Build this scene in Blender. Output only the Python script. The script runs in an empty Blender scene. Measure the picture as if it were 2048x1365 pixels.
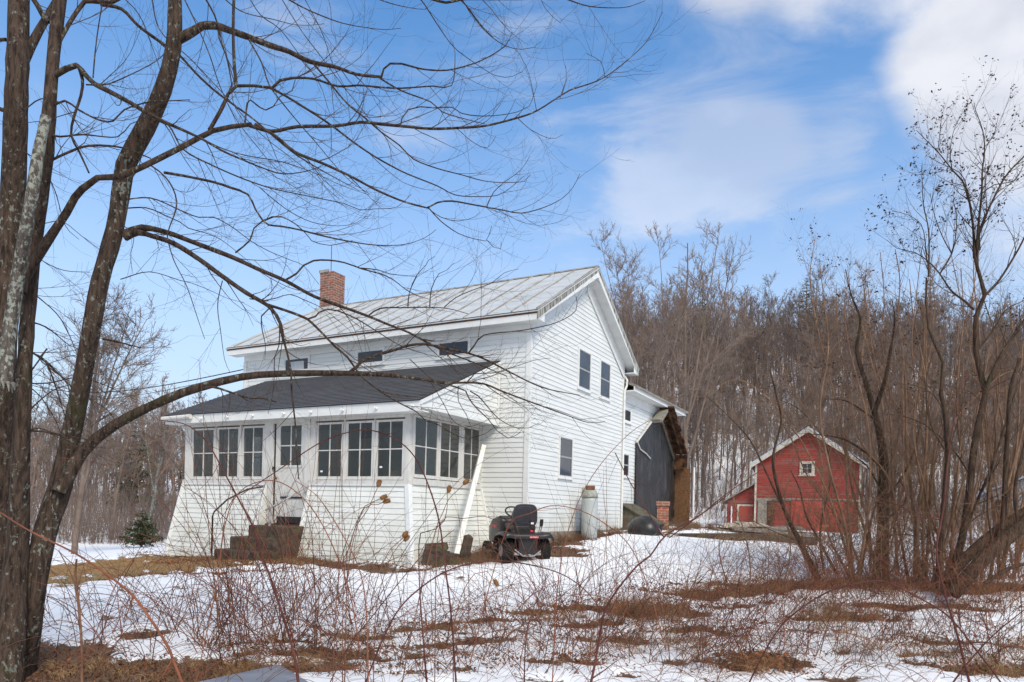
import bpy, bmesh, math, random
import numpy as np
from mathutils import Vector, Matrix, noise as mn
rnd = random.Random(7)
npr = np.random.RandomState(11)
scene = bpy.context.scene
col = scene.collection
R = math.radians

# ------------------------------------------------------------------ camera
F = 1417.5; ROLL = .0253
cr, sr = math.cos(ROLL), math.sin(ROLL)
cam = bpy.data.cameras.new('camera'); camo = bpy.data.objects.new('camera', cam); col.objects.link(camo)
cam.sensor_width = 36; cam.lens = F*36/2048; cam.shift_y = 338.5/2048
cam.clip_start = .1; cam.clip_end = 3000
camo.matrix_world = Matrix(((cr, -sr, 0, 0), (0, 0, -1, 0), (sr, cr, 0, 0), (0, 0, 0, 1)))
scene.camera = camo

def ray(px, py):
    a = (px-1024)/F; b = -(py-1021)/F
    return Vector((a*cr-b*sr, 1.0, a*sr+b*cr))
def at(px, py, Y): return ray(px, py)*Y

# ------------------------------------------------------------------ world, sun, exposure
SUN_EL, SUN_AZ = R(44), R(154)      # azimuth clockwise from +Y (view direction)
w = bpy.data.worlds.new("World"); scene.world = w; w.use_nodes = True
nt = w.node_tree; N = nt.nodes; L = nt.links
for n in list(N): N.remove(n)
def wn(t, **k):
    n = N.new(t)
    for a, b in k.items(): setattr(n, a, b)
    return n
def wmath(op, a, b=None, c=None, clamp=False):
    n = N.new('ShaderNodeMath'); n.operation = op; n.use_clamp = clamp
    for i, v in enumerate((a, b, c)):
        if v is None: continue
        if isinstance(v, (int, float)): n.inputs[i].default_value = v
        else: L.new(v, n.inputs[i])
    return n.outputs[0]
sky = wn('ShaderNodeTexSky', sky_type='NISHITA', sun_disc=False, sun_elevation=SUN_EL, sun_rotation=SUN_AZ,
         air_density=1.0, dust_density=.6, ozone_density=1.6)
tc = wn('ShaderNodeTexCoord')
sep = wn('ShaderNodeSeparateXYZ'); L.new(tc.outputs['Generated'], sep.inputs[0])
zc = wmath('MAXIMUM', sep.outputs[2], .0)
zz = wmath('ADD', zc, .22)
comb = wn('ShaderNodeCombineXYZ')
L.new(wmath('DIVIDE', sep.outputs[0], zz), comb.inputs[0]); L.new(wmath('DIVIDE', sep.outputs[1], zz), comb.inputs[1])
L.new(wmath('MULTIPLY', sep.outputs[2], 2.2), comb.inputs[2])
def noise(scale, detail, rough, dist=0, vec=None):
    n = wn('ShaderNodeTexNoise'); n.inputs['Scale'].default_value = scale; n.inputs['Detail'].default_value = detail
    n.inputs['Roughness'].default_value = rough; n.inputs['Distortion'].default_value = dist
    L.new(vec or comb.outputs[0], n.inputs['Vector']); return n.outputs[0]
def dmap(scale, rot=(0, 0, 0)):
    m = wn('ShaderNodeMapping'); m.inputs['Rotation'].default_value = rot; m.inputs['Scale'].default_value = scale
    L.new(tc.outputs['Generated'], m.inputs[0]); return m.outputs[0]
n1 = noise(3.4, 10, .55, .3, dmap((1, 1, 1.7)))
n2 = noise(2.6, 10, .60, .8, dmap((1, 1.2, 3.6), (0, R(24), 0)))
def blob(px, py, rad, gain, d=None):
    d = d or ray(px, py).normalized()
    dp = wn('ShaderNodeVectorMath', operation='DOT_PRODUCT'); L.new(tc.outputs['Generated'], dp.inputs[0]); dp.inputs[1].default_value = d
    m = wn('ShaderNodeMapRange'); m.interpolation_type = 'SMOOTHSTEP'
    L.new(dp.outputs['Value'], m.inputs[0]); m.inputs[1].default_value = math.cos(R(rad)); m.inputs[2].default_value = math.cos(R(rad*.15))
    m.inputs[3].default_value = 0; m.inputs[4].default_value = gain
    return m.outputs[0]
def total(lst):
    s = lst[0]
    for b in lst[1:]: s = wmath('ADD', s, b)
    return s
thick = total([blob(1380, -20, 5, .12), blob(1500, -50, 7, .17), blob(1700, -60, 5, .12), blob(1960, 130, 6.5, .15), blob(2060, 190, 6.5, .15),
               blob(1830, 160, 4, .09), blob(2040, 40, 5, .10), blob(2300, 150, 14, .2), blob(0, 0, 80, .34, Vector((0, -1, .45)).normalized()), blob(0, 0, 46, .42, Vector((0, -.1, 1)).normalized()), blob(1900, 330, 7, .03), blob(1600, 160, 6, -.08), blob(1350, 170, 7, -.08), blob(1150, 60, 8, -.1)])  # includes unseen clouds behind the camera and overhead, added to whiten the ambient light
wisp = total([blob(1340, 315, 6, .12), blob(1490, 305, 5, .14), blob(1420, 400, 8, .09), blob(1150, 395, 9, .10), blob(620, 20, 6, .10),
              blob(960, 170, 8, .10), blob(1400, 500, 11, .06), blob(1900, 360, 10, .12), blob(1660, 335, 3.5, .08), blob(1560, 130, 9, .04)])
def ramp(v, a, b, top):
    m = wn('ShaderNodeMapRange'); m.interpolation_type = 'SMOOTHSTEP'; L.new(v, m.inputs[0])
    m.inputs[1].default_value = a; m.inputs[2].default_value = b; m.inputs[4].default_value = top; return m.outputs[0]
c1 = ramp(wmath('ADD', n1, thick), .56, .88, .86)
c2 = ramp(wmath('ADD', n2, wisp), .57, .84, .42)
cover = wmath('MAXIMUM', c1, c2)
hz = ramp(zc, .66, .0, 1.0)           # milky air towards the horizon
hzm = wmath('MULTIPLY', wmath('POWER', hz, 1.25), .9)
tint = wn('ShaderNodeMix', data_type='RGBA', blend_type='MULTIPLY'); tint.inputs[0].default_value = 1
L.new(sky.outputs[0], tint.inputs[6]); tint.inputs[7].default_value = (.67, 1.13, 1.42, 1)
mixh = wn('ShaderNodeMix', data_type='RGBA'); L.new(hzm, mixh.inputs[0]); L.new(tint.outputs[2], mixh.inputs[6]); mixh.inputs[7].default_value = (4.2, 4.6, 5.2, 1)
ccol = wn('ShaderNodeMix', data_type='RGBA'); L.new(ramp(noise(5.5, 7, .5, 0, dmap((1, 1, 1.7))), .40, .62, 1), ccol.inputs[0]); ccol.inputs[6].default_value = (4.4, 4.5, 4.9, 1); ccol.inputs[7].default_value = (5.7, 5.65, 5.75, 1)
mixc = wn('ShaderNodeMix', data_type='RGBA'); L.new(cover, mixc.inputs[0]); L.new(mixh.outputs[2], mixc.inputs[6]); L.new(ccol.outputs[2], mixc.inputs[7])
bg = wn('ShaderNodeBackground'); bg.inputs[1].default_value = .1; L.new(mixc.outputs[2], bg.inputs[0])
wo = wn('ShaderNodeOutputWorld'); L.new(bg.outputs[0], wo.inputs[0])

sl = bpy.data.lights.new('sun', 'SUN'); sl.energy = 2.0; sl.angle = R(22); sl.color = (1, .92, .79)
so = bpy.data.objects.new('sun', sl); col.objects.link(so)
sd = Vector((math.sin(SUN_AZ)*math.cos(SUN_EL), math.cos(SUN_AZ)*math.cos(SUN_EL), math.sin(SUN_EL)))
so.rotation_euler = sd.to_track_quat('Z', 'Y').to_euler(); so.location = (20, -20, 30)
scene.view_settings.view_transform = 'Standard'; scene.view_settings.look = 'None'
scene.view_settings.exposure = 0.76; scene.view_settings.gamma = 1
scene.cycles.max_bounces = 8; scene.cycles.transparent_max_bounces = 12

# ------------------------------------------------------------------ helpers: materials
MATS = {}
class NT:
    def __init__(s, name):
        s.m = bpy.data.materials.new(name); s.m.use_nodes = True; s.t = s.m.node_tree
        s.b = s.t.nodes['Principled BSDF']; s.tc = s.t.nodes.new('ShaderNodeTexCoord')
    def n(s, t, **k):
        n = s.t.nodes.new(t)
        for a, b in k.items(): setattr(n, a, b)
        return n
    def l(s, a, b): s.t.links.new(a, b)
    def map(s, scale, src='Object', rot=(0, 0, 0)):
        m = s.n('ShaderNodeMapping'); s.l(s.tc.outputs[src], m.inputs[0]); m.inputs['Scale'].default_value = scale; m.inputs['Rotation'].default_value = rot
        return m.outputs[0]
    def noise(s, vec, scale=1, detail=6, rough=.6, dist=0):
        n = s.n('ShaderNodeTexNoise'); s.l(vec, n.inputs['Vector']); n.inputs['Scale'].default_value = scale
        n.inputs['Detail'].default_value = detail; n.inputs['Roughness'].default_value = rough; n.inputs['Distortion'].default_value = dist
        return n.outputs[0]
    def rng(s, v, a, b, c=0, d=1):
        n = s.n('ShaderNodeMapRange'); s.l(v, n.inputs[0])
        for i, x in enumerate((a, b, c, d)): n.inputs[i+1].default_value = x
        return n.outputs[0]
    def mix(s, f, a, b, mode='MIX'):
        n = s.n('ShaderNodeMix', data_type='RGBA', blend_type=mode)
        if isinstance(f, (int, float)): n.inputs[0].default_value = f
        else: s.l(f, n.inputs[0])
        for i, x in ((6, a), (7, b)):
            if isinstance(x, tuple): n.inputs[i].default_value = x if len(x) == 4 else (*x, 1)
            else: s.l(x, n.inputs[i])
        return n.outputs[2]
    def out(s, colr=None, rough=.8, bump=None, bs=.3, bd=.02, spec=None):
        if colr is not None:
            if isinstance(colr, tuple): s.b.inputs['Base Color'].default_value = (*colr, 1)
            else: s.l(colr, s.b.inputs['Base Color'])
        if isinstance(rough, (int, float)): s.b.inputs['Roughness'].default_value = rough
        else: s.l(rough, s.b.inputs['Roughness'])
        if spec is not None: s.b.inputs['Specular IOR Level'].default_value = spec
        if bump is not None:
            n = s.n('ShaderNodeBump'); n.inputs['Strength'].default_value = bs; n.inputs['Distance'].default_value = bd
            s.l(bump, n.inputs['Height']); s.l(n.outputs[0], s.b.inputs['Normal'])
        return s.m
def mat(name, a, b, scale=(6, 6, 6), rough=.8, lo=.35, hi=.65, bs=.25, bd=.01, detail=6, spec=.3, third=None, tscale=(1, 1, 1), tlo=.55, thi=.7):
    s = NT(name); v = s.noise(s.map(scale), 1, detail)
    c = s.mix(s.rng(v, lo, hi), a, b)
    if third is not None:
        c = s.mix(s.rng(s.noise(s.map(tscale), 1, 6, .65), tlo, thi), c, third)
    MATS[name] = s.out(c, rough, v, bs, bd, spec); return MATS[name]

mat('siding', (.70, .71, .70), (.60, .615, .60), (.9, .9, 3), .55, .35, .75, .05, .003, third=(.50, .53, .43), tscale=(1.2, 1.2, .5), tlo=.66, thi=.95)
mat('siding_low', (.69, .70, .68), (.55, .56, .51), (1.5, 1.5, 5), .6, .35, .75, .08, .004, third=(.42, .47, .30), tscale=(1.4, 1.4, 2.6), tlo=.62, thi=.95)
mat('trim', (.72, .73, .72), (.60, .61, .59), (3, 3, 8), .6, .35, .8, .05, .003)
mat('old_trim', (.62, .61, .58), (.48, .46, .43), (9, 9, 4), .7, .4, .8, .2, .004, third=(.30, .25, .21), tscale=(25, 25, 12), tlo=.66, thi=.74)
mat('metal_roof', (.52, .54, .55), (.40, .42, .42), (1.6, 4.0, 1.6), .5, .35, .7, .12, .01, detail=9, third=(.24, .22, .19), tscale=(2.2, .9, 2.2), tlo=.60, thi=.74)
mat('seam', (.40, .39, .38), (.24, .21, .185), (5, 2, 5), .6)
mat('roof_edge', (.42, .42, .38), (.10, .085, .07), (24, 24, 2.0), .9, .44, .56, .4, .01)
mat('rotten_wood', (.045, .024, .014), (.17, .078, .035), (5, 5, 9), .9, .35, .7, .5, .02, third=(.02, .013, .01), tscale=(4, 4, 4), tlo=.5, thi=.6)
mat('grey_wood', (.27, .25, .21), (.14, .13, .11), (4, 4, 20), .9, .35, .7, .5, .01)
mat('mossy_wood', (.075, .065, .045), (.14, .13, .095), (8, 3, 8), .9, .35, .7, .5, .01, third=(.07, .085, .03), tscale=(5, 5, 5))
mat('pale_board', (.70, .70, .67), (.58, .56, .50), (3, 3, 14), .6, .4, .8)
mat('osb', (.11, .055, .026), (.21, .11, .052), (12, 12, 12), .85, .35, .65, .3, .01, third=(.11, .06, .035), tscale=(3, 3, 3), tlo=.5, thi=.75)
mat('dark_stone', (.036, .026, .020), (.10, .076, .058), (9, 9, 9), .9, .35, .7, .8, .02, third=(.09, .11, .035), tscale=(4, 4, 4), tlo=.56, thi=.68)
mat('foundation', (.20, .17, .13), (.36, .32, .27), (7, 7, 12), .9, .35, .7, .6, .02)
mat('tank_paint', (.40, .43, .43), (.34, .37, .37), (2, 2, 2), .45, spec=.4)
mat('tank_cap', (.36, .37, .33), (.20, .20, .16), (9, 9, 9), .6)
mat('rusty', (.10, .05, .03), (.20, .10, .06), (14, 14, 14), .85)
mat('black_plastic', (.008, .008, .009), (.017, .017, .019), (6, 6, 6), .38, spec=.5)
mat('seat_vinyl', (.018, .019, .024), (.03, .031, .037), (9, 9, 9), .45, spec=.4)
mat('tyre', (.008, .008, .008), (.02, .019, .018), (20, 20, 20), .85, bs=.4)
mat('steel', (.26, .26, .27), (.36, .36, .37), (9, 9, 9), .4)
mat('red_paint_small', (.55, .03, .05), (.65, .05, .07), (9, 9, 9), .4)
mat('white_small', (.8, .8, .8), (.7, .7, .7), (5, 5, 5), .5)
mat('black_small', (.01, .01, .01), (.02, .02, .02), (5, 5, 5), .4)
mat('barn_grey', (.33, .34, .36), (.24, .245, .26), (2, 2, 9), .8, .35, .7)
mat('barn_metal', (.38, .46, .58), (.30, .37, .46), (3, 3, 3), .5)
mat('barn_trim', (.50, .46, .38), (.36, .32, .26), (9, 9, 9), .85)
mat('dark_inside', (.012, .013, .016), (.022, .023, .027), (2, 2, 2), .8)
mat('sky_patch', (.52, .54, .56), (.42, .44, .46), (14, 14, 1), .9)  # pale tone painted for bright sky in a window
mat('rust_number', (.12, .045, .02), (.06, .03, .02), (30, 30, 30), .8)
mat('sheet_metal', (.17, .19, .23), (.24, .26, .30), (2, 6, 2), .35, spec=.5)
mat('floor_wood', (.16, .15, .14), (.22, .21, .19), (2, 12, 2), .6)
mat('inner_wall', (.58, .57, .53), (.50, .49, .45), (2, 2, 2), .8)
mat('crate', (.24, .36, .30), (.30, .42, .36), (4, 4, 4), .7)
mat('box_board', (.40, .33, .24), (.46, .38, .28), (4, 4, 4), .8)

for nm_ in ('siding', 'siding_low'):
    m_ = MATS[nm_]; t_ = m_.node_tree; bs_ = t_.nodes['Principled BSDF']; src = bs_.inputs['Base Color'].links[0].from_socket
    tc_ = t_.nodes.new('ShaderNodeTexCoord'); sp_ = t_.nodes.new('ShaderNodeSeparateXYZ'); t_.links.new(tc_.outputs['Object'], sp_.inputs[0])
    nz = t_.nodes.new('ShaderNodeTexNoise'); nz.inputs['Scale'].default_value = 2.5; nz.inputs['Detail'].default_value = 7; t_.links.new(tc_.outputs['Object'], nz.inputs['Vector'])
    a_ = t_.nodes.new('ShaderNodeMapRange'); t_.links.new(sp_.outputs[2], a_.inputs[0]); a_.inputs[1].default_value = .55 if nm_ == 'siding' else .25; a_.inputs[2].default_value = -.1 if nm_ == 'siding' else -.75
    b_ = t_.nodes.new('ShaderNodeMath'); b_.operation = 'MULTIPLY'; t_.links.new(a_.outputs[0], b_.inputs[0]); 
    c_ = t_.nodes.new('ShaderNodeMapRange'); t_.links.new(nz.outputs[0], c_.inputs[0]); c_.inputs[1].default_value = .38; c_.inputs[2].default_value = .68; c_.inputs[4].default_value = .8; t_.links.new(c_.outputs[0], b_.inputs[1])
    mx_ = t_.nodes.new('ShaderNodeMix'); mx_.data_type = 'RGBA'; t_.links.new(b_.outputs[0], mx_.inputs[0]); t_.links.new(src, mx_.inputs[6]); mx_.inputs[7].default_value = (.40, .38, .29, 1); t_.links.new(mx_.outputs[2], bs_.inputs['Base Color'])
def m_glass():
    s = NT('glass'); t = s.t
    tr = s.n('ShaderNodeBsdfTransparent'); tr.inputs[0].default_value = (.70, .70, .68, 1)
    gl = s.n('ShaderNodeBsdfGlossy'); gl.inputs['Roughness'].default_value = .03; gl.inputs[0].default_value = (.9, .93, .95, 1)
    fr = s.n('ShaderNodeLayerWeight'); fr.inputs[0].default_value = .5; pw_ = s.n('ShaderNodeMath', operation='POWER'); s.l(fr.outputs['Facing'], pw_.inputs[0]); pw_.inputs[1].default_value = 4.0
    bn = s.n('ShaderNodeBump'); bn.inputs['Strength'].default_value = .06; bn.inputs['Distance'].default_value = .02
    s.l(s.noise(s.map((2.5, 2.5, 2.5)), 1, 2), bn.inputs['Height']); s.l(bn.outputs[0], gl.inputs['Normal'])
    m = s.n('ShaderNodeMixShader'); f = s.rng(pw_.outputs[0], 0, 1, .035, .8)
    s.l(f, m.inputs[0]); s.l(tr.outputs[0], m.inputs[1]); s.l(gl.outputs[0], m.inputs[2])
    s.l(m.outputs[0], t.nodes['Material Output'].inputs[0]); MATS['glass'] = s.m
m_glass()
def m_darkglass():
    s = NT('window_glass'); v = s.noise(s.map((1.3, 1.3, 1.3)), 1, 3)
    s.out(s.mix(s.rng(v, .4, .7), (.012, .014, .02), (.035, .04, .055)), .06, v, .03, .02, .6); MATS['window_glass'] = s.m
m_darkglass()
def m_brick(name, a, b, mort, sc):
    s = NT(name); bt = s.n('ShaderNodeTexBrick')
    g = s.n('ShaderNodeNewGeometry'); sp = s.n('ShaderNodeSeparateXYZ'); s.l(s.tc.outputs['Object'], sp.inputs[0])
    ad = s.n('ShaderNodeMath', operation='ADD'); s.l(sp.outputs[0], ad.inputs[0]); s.l(sp.outputs[1], ad.inputs[1])
    cb = s.n('ShaderNodeCombineXYZ'); s.l(ad.outputs[0], cb.inputs[0]); s.l(sp.outputs[2], cb.inputs[1])
    s.l(cb.outputs[0], bt.inputs['Vector']); bt.inputs['Scale'].default_value = sc
    bt.inputs['Color1'].default_value = (*a, 1); bt.inputs['Color2'].default_value = (*b, 1); bt.inputs['Mortar'].default_value = (*mort, 1)
    bt.inputs['Brick Width'].default_value = .22; bt.inputs['Row Height'].default_value = .075; bt.inputs['Mortar Size'].default_value = .012
    v = s.noise(s.map((7, 7, 7)), 1, 6)
    c = s.mix(s.rng(v, .45, .75), bt.outputs[0], (.10, .06, .05)); MATS[name] = s.out(c, .9, bt.outputs[1], -.6, .01)
m_brick('brick', (.33, .10, .055), (.20, .07, .045), (.30, .25, .21), 1)
m_brick('bright_brick', (.42, .11, .06), (.30, .09, .06), (.36, .26, .2), 1)
def m_redbarn():
    s = NT('barn_red'); sp = s.n('ShaderNodeSeparateXYZ'); s.l(s.tc.outputs['Object'], sp.inputs[0])
    v = s.noise(s.map((1.2, 1.2, 14)), 1, 8, .7); v2 = s.noise(s.map((.5, .5, 5)), 1, 6, .6)
    c = s.mix(s.rng(v, .35, .65), (.31, .034, .024), (.16, .022, .017))
    c = s.mix(s.rng(v2, .50, .72), c, (.19, .11, .095)); MATS['barn_red'] = s.out(c, .85, v, .3, .01)
m_redbarn()
def m_door():
    s = NT('barn_door_red'); v = s.noise(s.map((10, 10, .7)), 1, 8, .7)
    c = s.mix(s.rng(v, .35, .7), (.38, .05, .034), (.24, .034, .026)); MATS['barn_door_red'] = s.out(c, .85, v, .3, .01)
m_door()
def m_shingle():
    s = NT('shingle'); bt = s.n('ShaderNodeTexBrick'); s.l(s.map((1, 1, 1), 'UV'), bt.inputs['Vector'])
    v0 = s.noise(s.map((60, 60, 60)), 1, 3); v1 = s.noise(s.map((1.2, 1.2, 1.2)), 1, 5)
    w_ = s.n('ShaderNodeTexWhiteNoise', noise_dimensions='3D'); mp = s.map((3.1, 6.2, 0)); sn = s.n('ShaderNodeVectorMath', operation='FLOOR'); s.l(mp, sn.inputs[0]); s.l(sn.outputs[0], w_.inputs[0])
    c = s.mix(w_.outputs[0], (.045, .047, .054), (.085, .087, .096)); c = s.mix(s.rng(v0, .4, .6), c, (.06, .06, .066))
    c = s.mix(s.rng(v1, .5, .8), c, (.06, .055, .048)); MATS['shingle'] = s.out(c, .9, v0, .3, .005)
m_shingle()
def m_tarp():
    s = NT('tarp'); v = s.noise(s.map((3, 3, .9)), 1, 8, .65, 1.2); v2 = s.noise(s.map((9, 9, 9)), 1, 5, .6, 1)
    c = s.mix(s.rng(v, .45, .8), (.012, .011, .011), (.075, .072, .072)); MATS['tarp'] = s.out(c, .42, v2, .7, .05, .5)
m_tarp()
def m_bark(name, a, b, lich, moss, zsc=5.0, lic=.60, sc=34):
    s = NT(name); v = s.noise(s.map((sc, sc, zsc)), 1, 8, .65, .4); v2 = s.noise(s.map((24, 24, 17)), 1, 7, .72); v9 = s.noise(s.map((3, 3, 2)), 1, 3); v3 = s.noise(s.map((2.2, 2.2, 1.1)), 1, 4)
    c = s.mix(s.rng(v, .36, .62), a, b)
    ax_ = s.n('ShaderNodeMath', operation='ADD'); s.l(v2, ax_.inputs[0]); s.l(s.rng(v9, .3, .7, -.07, .05), ax_.inputs[1]); f = s.rng(ax_.outputs[0], lic, lic+.04); c = s.mix(f, c, lich)
    f2 = s.rng(v3, .60, .72); c = s.mix(f2, c, moss)
    MATS[name] = s.out(c, .92, v, .9, .025, .15)
m_bark('bark', (.018, .012, .009), (.085, .058, .043), (.17, .18, .15), (.035, .040, .013), lic=.572)
m_bark('bark_pale', (.045, .036, .03), (.13, .11, .095), (.27, .285, .24), (.10, .10, .06), lic=.50)
m_bark('bark_brown', (.028, .018, .012), (.095, .062, .043), (.13, .13, .095), (.05, .052, .02), lic=.64)
def flat(name, a, b, sc=3, rough=.9):
    return mat(name, a, b, (sc, sc, sc), rough, spec=.15, bs=.1)
flat('twig', (.05, .034, .026), (.095, .066, .05))
flat('twig_tan', (.14, .080, .05), (.29, .18, .115))
flat('wood_mass', (.145, .108, .09), (.245, .188, .16), .4)
flat('wood_mass_pale', (.22, .155, .125), (.29, .22, .18), .4)
flat('forest_trunk', (.13, .095, .075), (.22, .17, .14), 1)
flat('cane_purple', (.055, .016, .014), (.12, .042, .030), 5, .65)
flat('cane_orange', (.26, .090, .045), (.15, .055, .032), 5, .65)
flat('cane_brown', (.11, .048, .028), (.21, .11, .062), 6, .7)
flat('weeds', (.15, .085, .05), (.23, .145, .09), 5)
flat('straw', (.33, .20, .10), (.42, .28, .15), 5)
flat('dead_leaf', (.17, .09, .05), (.09, .05, .032), 7)
flat('rust_leaf', (.26, .105, .045), (.15, .07, .04), 7)
flat('seed_dark', (.045, .022, .018), (.07, .035, .025), 7)
flat('teasel', (.26, .13, .05), (.18, .09, .04), 30)
flat('needles', (.035, .05, .022), (.06, .075, .035), 3)
flat('cable', (.02, .02, .02), (.03, .03, .03))

# ------------------------------------------------------------------ helpers: objects
def tag(o, label=None, cat=None, group=None, kind=None):
    if label: o['label'] = label
    if cat: o['category'] = cat
    if group: o['group'] = group
    if kind: o['kind'] = kind
    return o
def thing(name, label, cat, loc=(0, 0, 0), rz=0, group=None):
    o = bpy.data.objects.new(name, None); o.empty_display_size = .2; col.objects.link(o)
    o.location = loc; o.rotation_euler = (0, 0, rz); return tag(o, label, cat, group)
class MB:
    def __init__(s): s.v = []; s.f = []
    def add(s, vs, fs):
        b = len(s.v); s.v += [tuple(v) for v in vs]; s.f += [tuple(b+i for i in f) for f in fs]; return s
    def box(s, x0, x1, y0, y1, z0, z1):
        return s.add([(x0, y0, z0), (x1, y0, z0), (x1, y1, z0), (x0, y1, z0), (x0, y0, z1), (x1, y0, z1), (x1, y1, z1), (x0, y1, z1)],
                     [(0, 3, 2, 1), (4, 5, 6, 7), (0, 1, 5, 4), (1, 2, 6, 5), (2, 3, 7, 6), (3, 0, 4, 7)])
    def obox(s, c, ax, ay, az):     # oriented box: centre and three half axes
        c = Vector(c); ax = Vector(ax); ay = Vector(ay); az = Vector(az)
        vs = [c+i*ax+j*ay+k*az for k in (-1, 1) for (i, j) in ((-1, -1), (1, -1), (1, 1), (-1, 1))]
        return s.add(vs, [(0, 3, 2, 1), (4, 5, 6, 7), (0, 1, 5, 4), (1, 2, 6, 5), (2, 3, 7, 6), (3, 0, 4, 7)])
    def bar(s, a, b, w, h=None, up=(0, 0, 1)):
        a = Vector(a); b = Vector(b); d = b-a; h = h or w
        x = d.cross(Vector(up)); x = x.normalized() if x.length > 1e-6 else Vector((1, 0, 0)); y = d.cross(x).normalized()
        return s.obox((a+b)/2, d/2, x*w/2, y*h/2)
    def prism(s, pts, off):         # polygon extruded by a vector
        n = len(pts); pts = [Vector(p) for p in pts]; off = Vector(off)
        return s.add(pts+[p+off for p in pts], [tuple(range(n))[::-1], tuple(range(n, 2*n))]+[(i, (i+1) % n, n+(i+1) % n, n+i) for i in range(n)])
    def tube(s, pts, rad, n=8, caps=True):
        pts = [Vector(p) for p in pts]; rad = rad if isinstance(rad, (list, tuple)) else [rad]*len(pts); rings = []
        for i, p in enumerate(pts):
            t = (pts[min(i+1, len(pts)-1)]-pts[max(i-1, 0)]).normalized()
            x = t.cross(Vector((.13, .31, .94))); x.normalize(); y = t.cross(x)
            rings.append([p+(x*math.cos(a)+y*math.sin(a))*rad[i] for a in [2*math.pi*k/n for k in range(n)]])
        vs = [v for r in rings for v in r]; fs = []
        for i in range(len(pts)-1):
            for k in range(n): fs.append((i*n+k, i*n+(k+1) % n, (i+1)*n+(k+1) % n, (i+1)*n+k))
        if caps: fs += [tuple(range(n))[::-1], tuple((len(pts)-1)*n+k for k in range(n))]
        return s.add(vs, fs)
    def lathe(s, prof, n=24, c=(0, 0, 0), axis='z'):
        vs = []; fs = []
        for (r, z) in prof:
            for k in range(n):
                a = 2*math.pi*k/n; p = (r*math.cos(a), r*math.sin(a), z)
                if axis == 'x': p = (z, r*math.cos(a), r*math.sin(a))
                vs.append((p[0]+c[0], p[1]+c[1], p[2]+c[2]))
        m = len(prof)
        for i in range(m-1):
            for k in range(n): fs.append((i*n+k, i*n+(k+1) % n, (i+1)*n+(k+1) % n, (i+1)*n+k))
        fs += [tuple(range(n))[::-1], tuple((m-1)*n+k for k in range(n))]
        return s.add(vs, fs)
    def build(s, name, m, parent=None, smooth=False, bevel=0):
        me = bpy.data.meshes.new(name); me.from_pydata(s.v, [], s.f); me.update()
        bm = bmesh.new(); bm.from_mesh(me); bmesh.ops.recalc_face_normals(bm, faces=bm.faces); bm.to_mesh(me); bm.free()
        if smooth:
            for p in me.polygons: p.use_smooth = True
        me.materials.append(MATS[m] if isinstance(m, str) else m)
        o = bpy.data.objects.new(name, me); col.objects.link(o); o.parent = parent
        if bevel:
            b = o.modifiers.new('bevel', 'BEVEL'); b.width = bevel; b.segments = 2; b.limit_method = 'ANGLE'; b.angle_limit = R(35)
            if smooth: pass
        return o
def clip(poly, z0, z1):
    def half(P, zc, keep):
        out = []
        for i in range(len(P)):
            a, b = P[i], P[(i+1) % len(P)]
            ia, ib = keep*(a[1]-zc) >= -1e-9, keep*(b[1]-zc) >= -1e-9
            if ia: out.append(a)
            if ia != ib:
                t = (zc-a[1])/(b[1]-a[1]); out.append((a[0]+t*(b[0]-a[0]), zc))
        return out
    P = half(poly, z0, 1); return half(P, z1, -1) if P else []
def siding(mb, poly, fn, course=.11, lip=.013, z0=None):
    """clapboards over a convex outline poly [(s,t)], fn(s,t,out)->point"""
    zs = [p[1] for p in poly]; z = min(zs) if z0 is None else z0
    while z < max(zs)-1e-4:
        c = clip(poly, z, z+course)
        if len(c) >= 3:
            c2 = []
            for p in c:
                if not c2 or (abs(p[0]-c2[-1][0])+abs(p[1]-c2[-1][1])) > 1e-6: c2.append(p)
            if len(c2) >= 3:
                vs = [fn(p[0], p[1], lip*(1-(p[1]-z)/course)+.002) for p in c2]
                b = len(mb.v); mb.v += [tuple(v) for v in vs]; mb.f.append(tuple(range(b, b+len(vs))))
                lo = [p for p in c2 if abs(p[1]-z) < 1e-6]
                if len(lo) >= 2:
                    s0, s1 = min(p[0] for p in lo), max(p[0] for p in lo)
                    b = len(mb.v); mb.v += [tuple(fn(s0, z, lip+.002)), tuple(fn(s1, z, lip+.002)), tuple(fn(s1, z, 0)), tuple(fn(s0, z, 0))]; mb.f.append((b, b+1, b+2, b+3))
        z += course
    return mb

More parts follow.
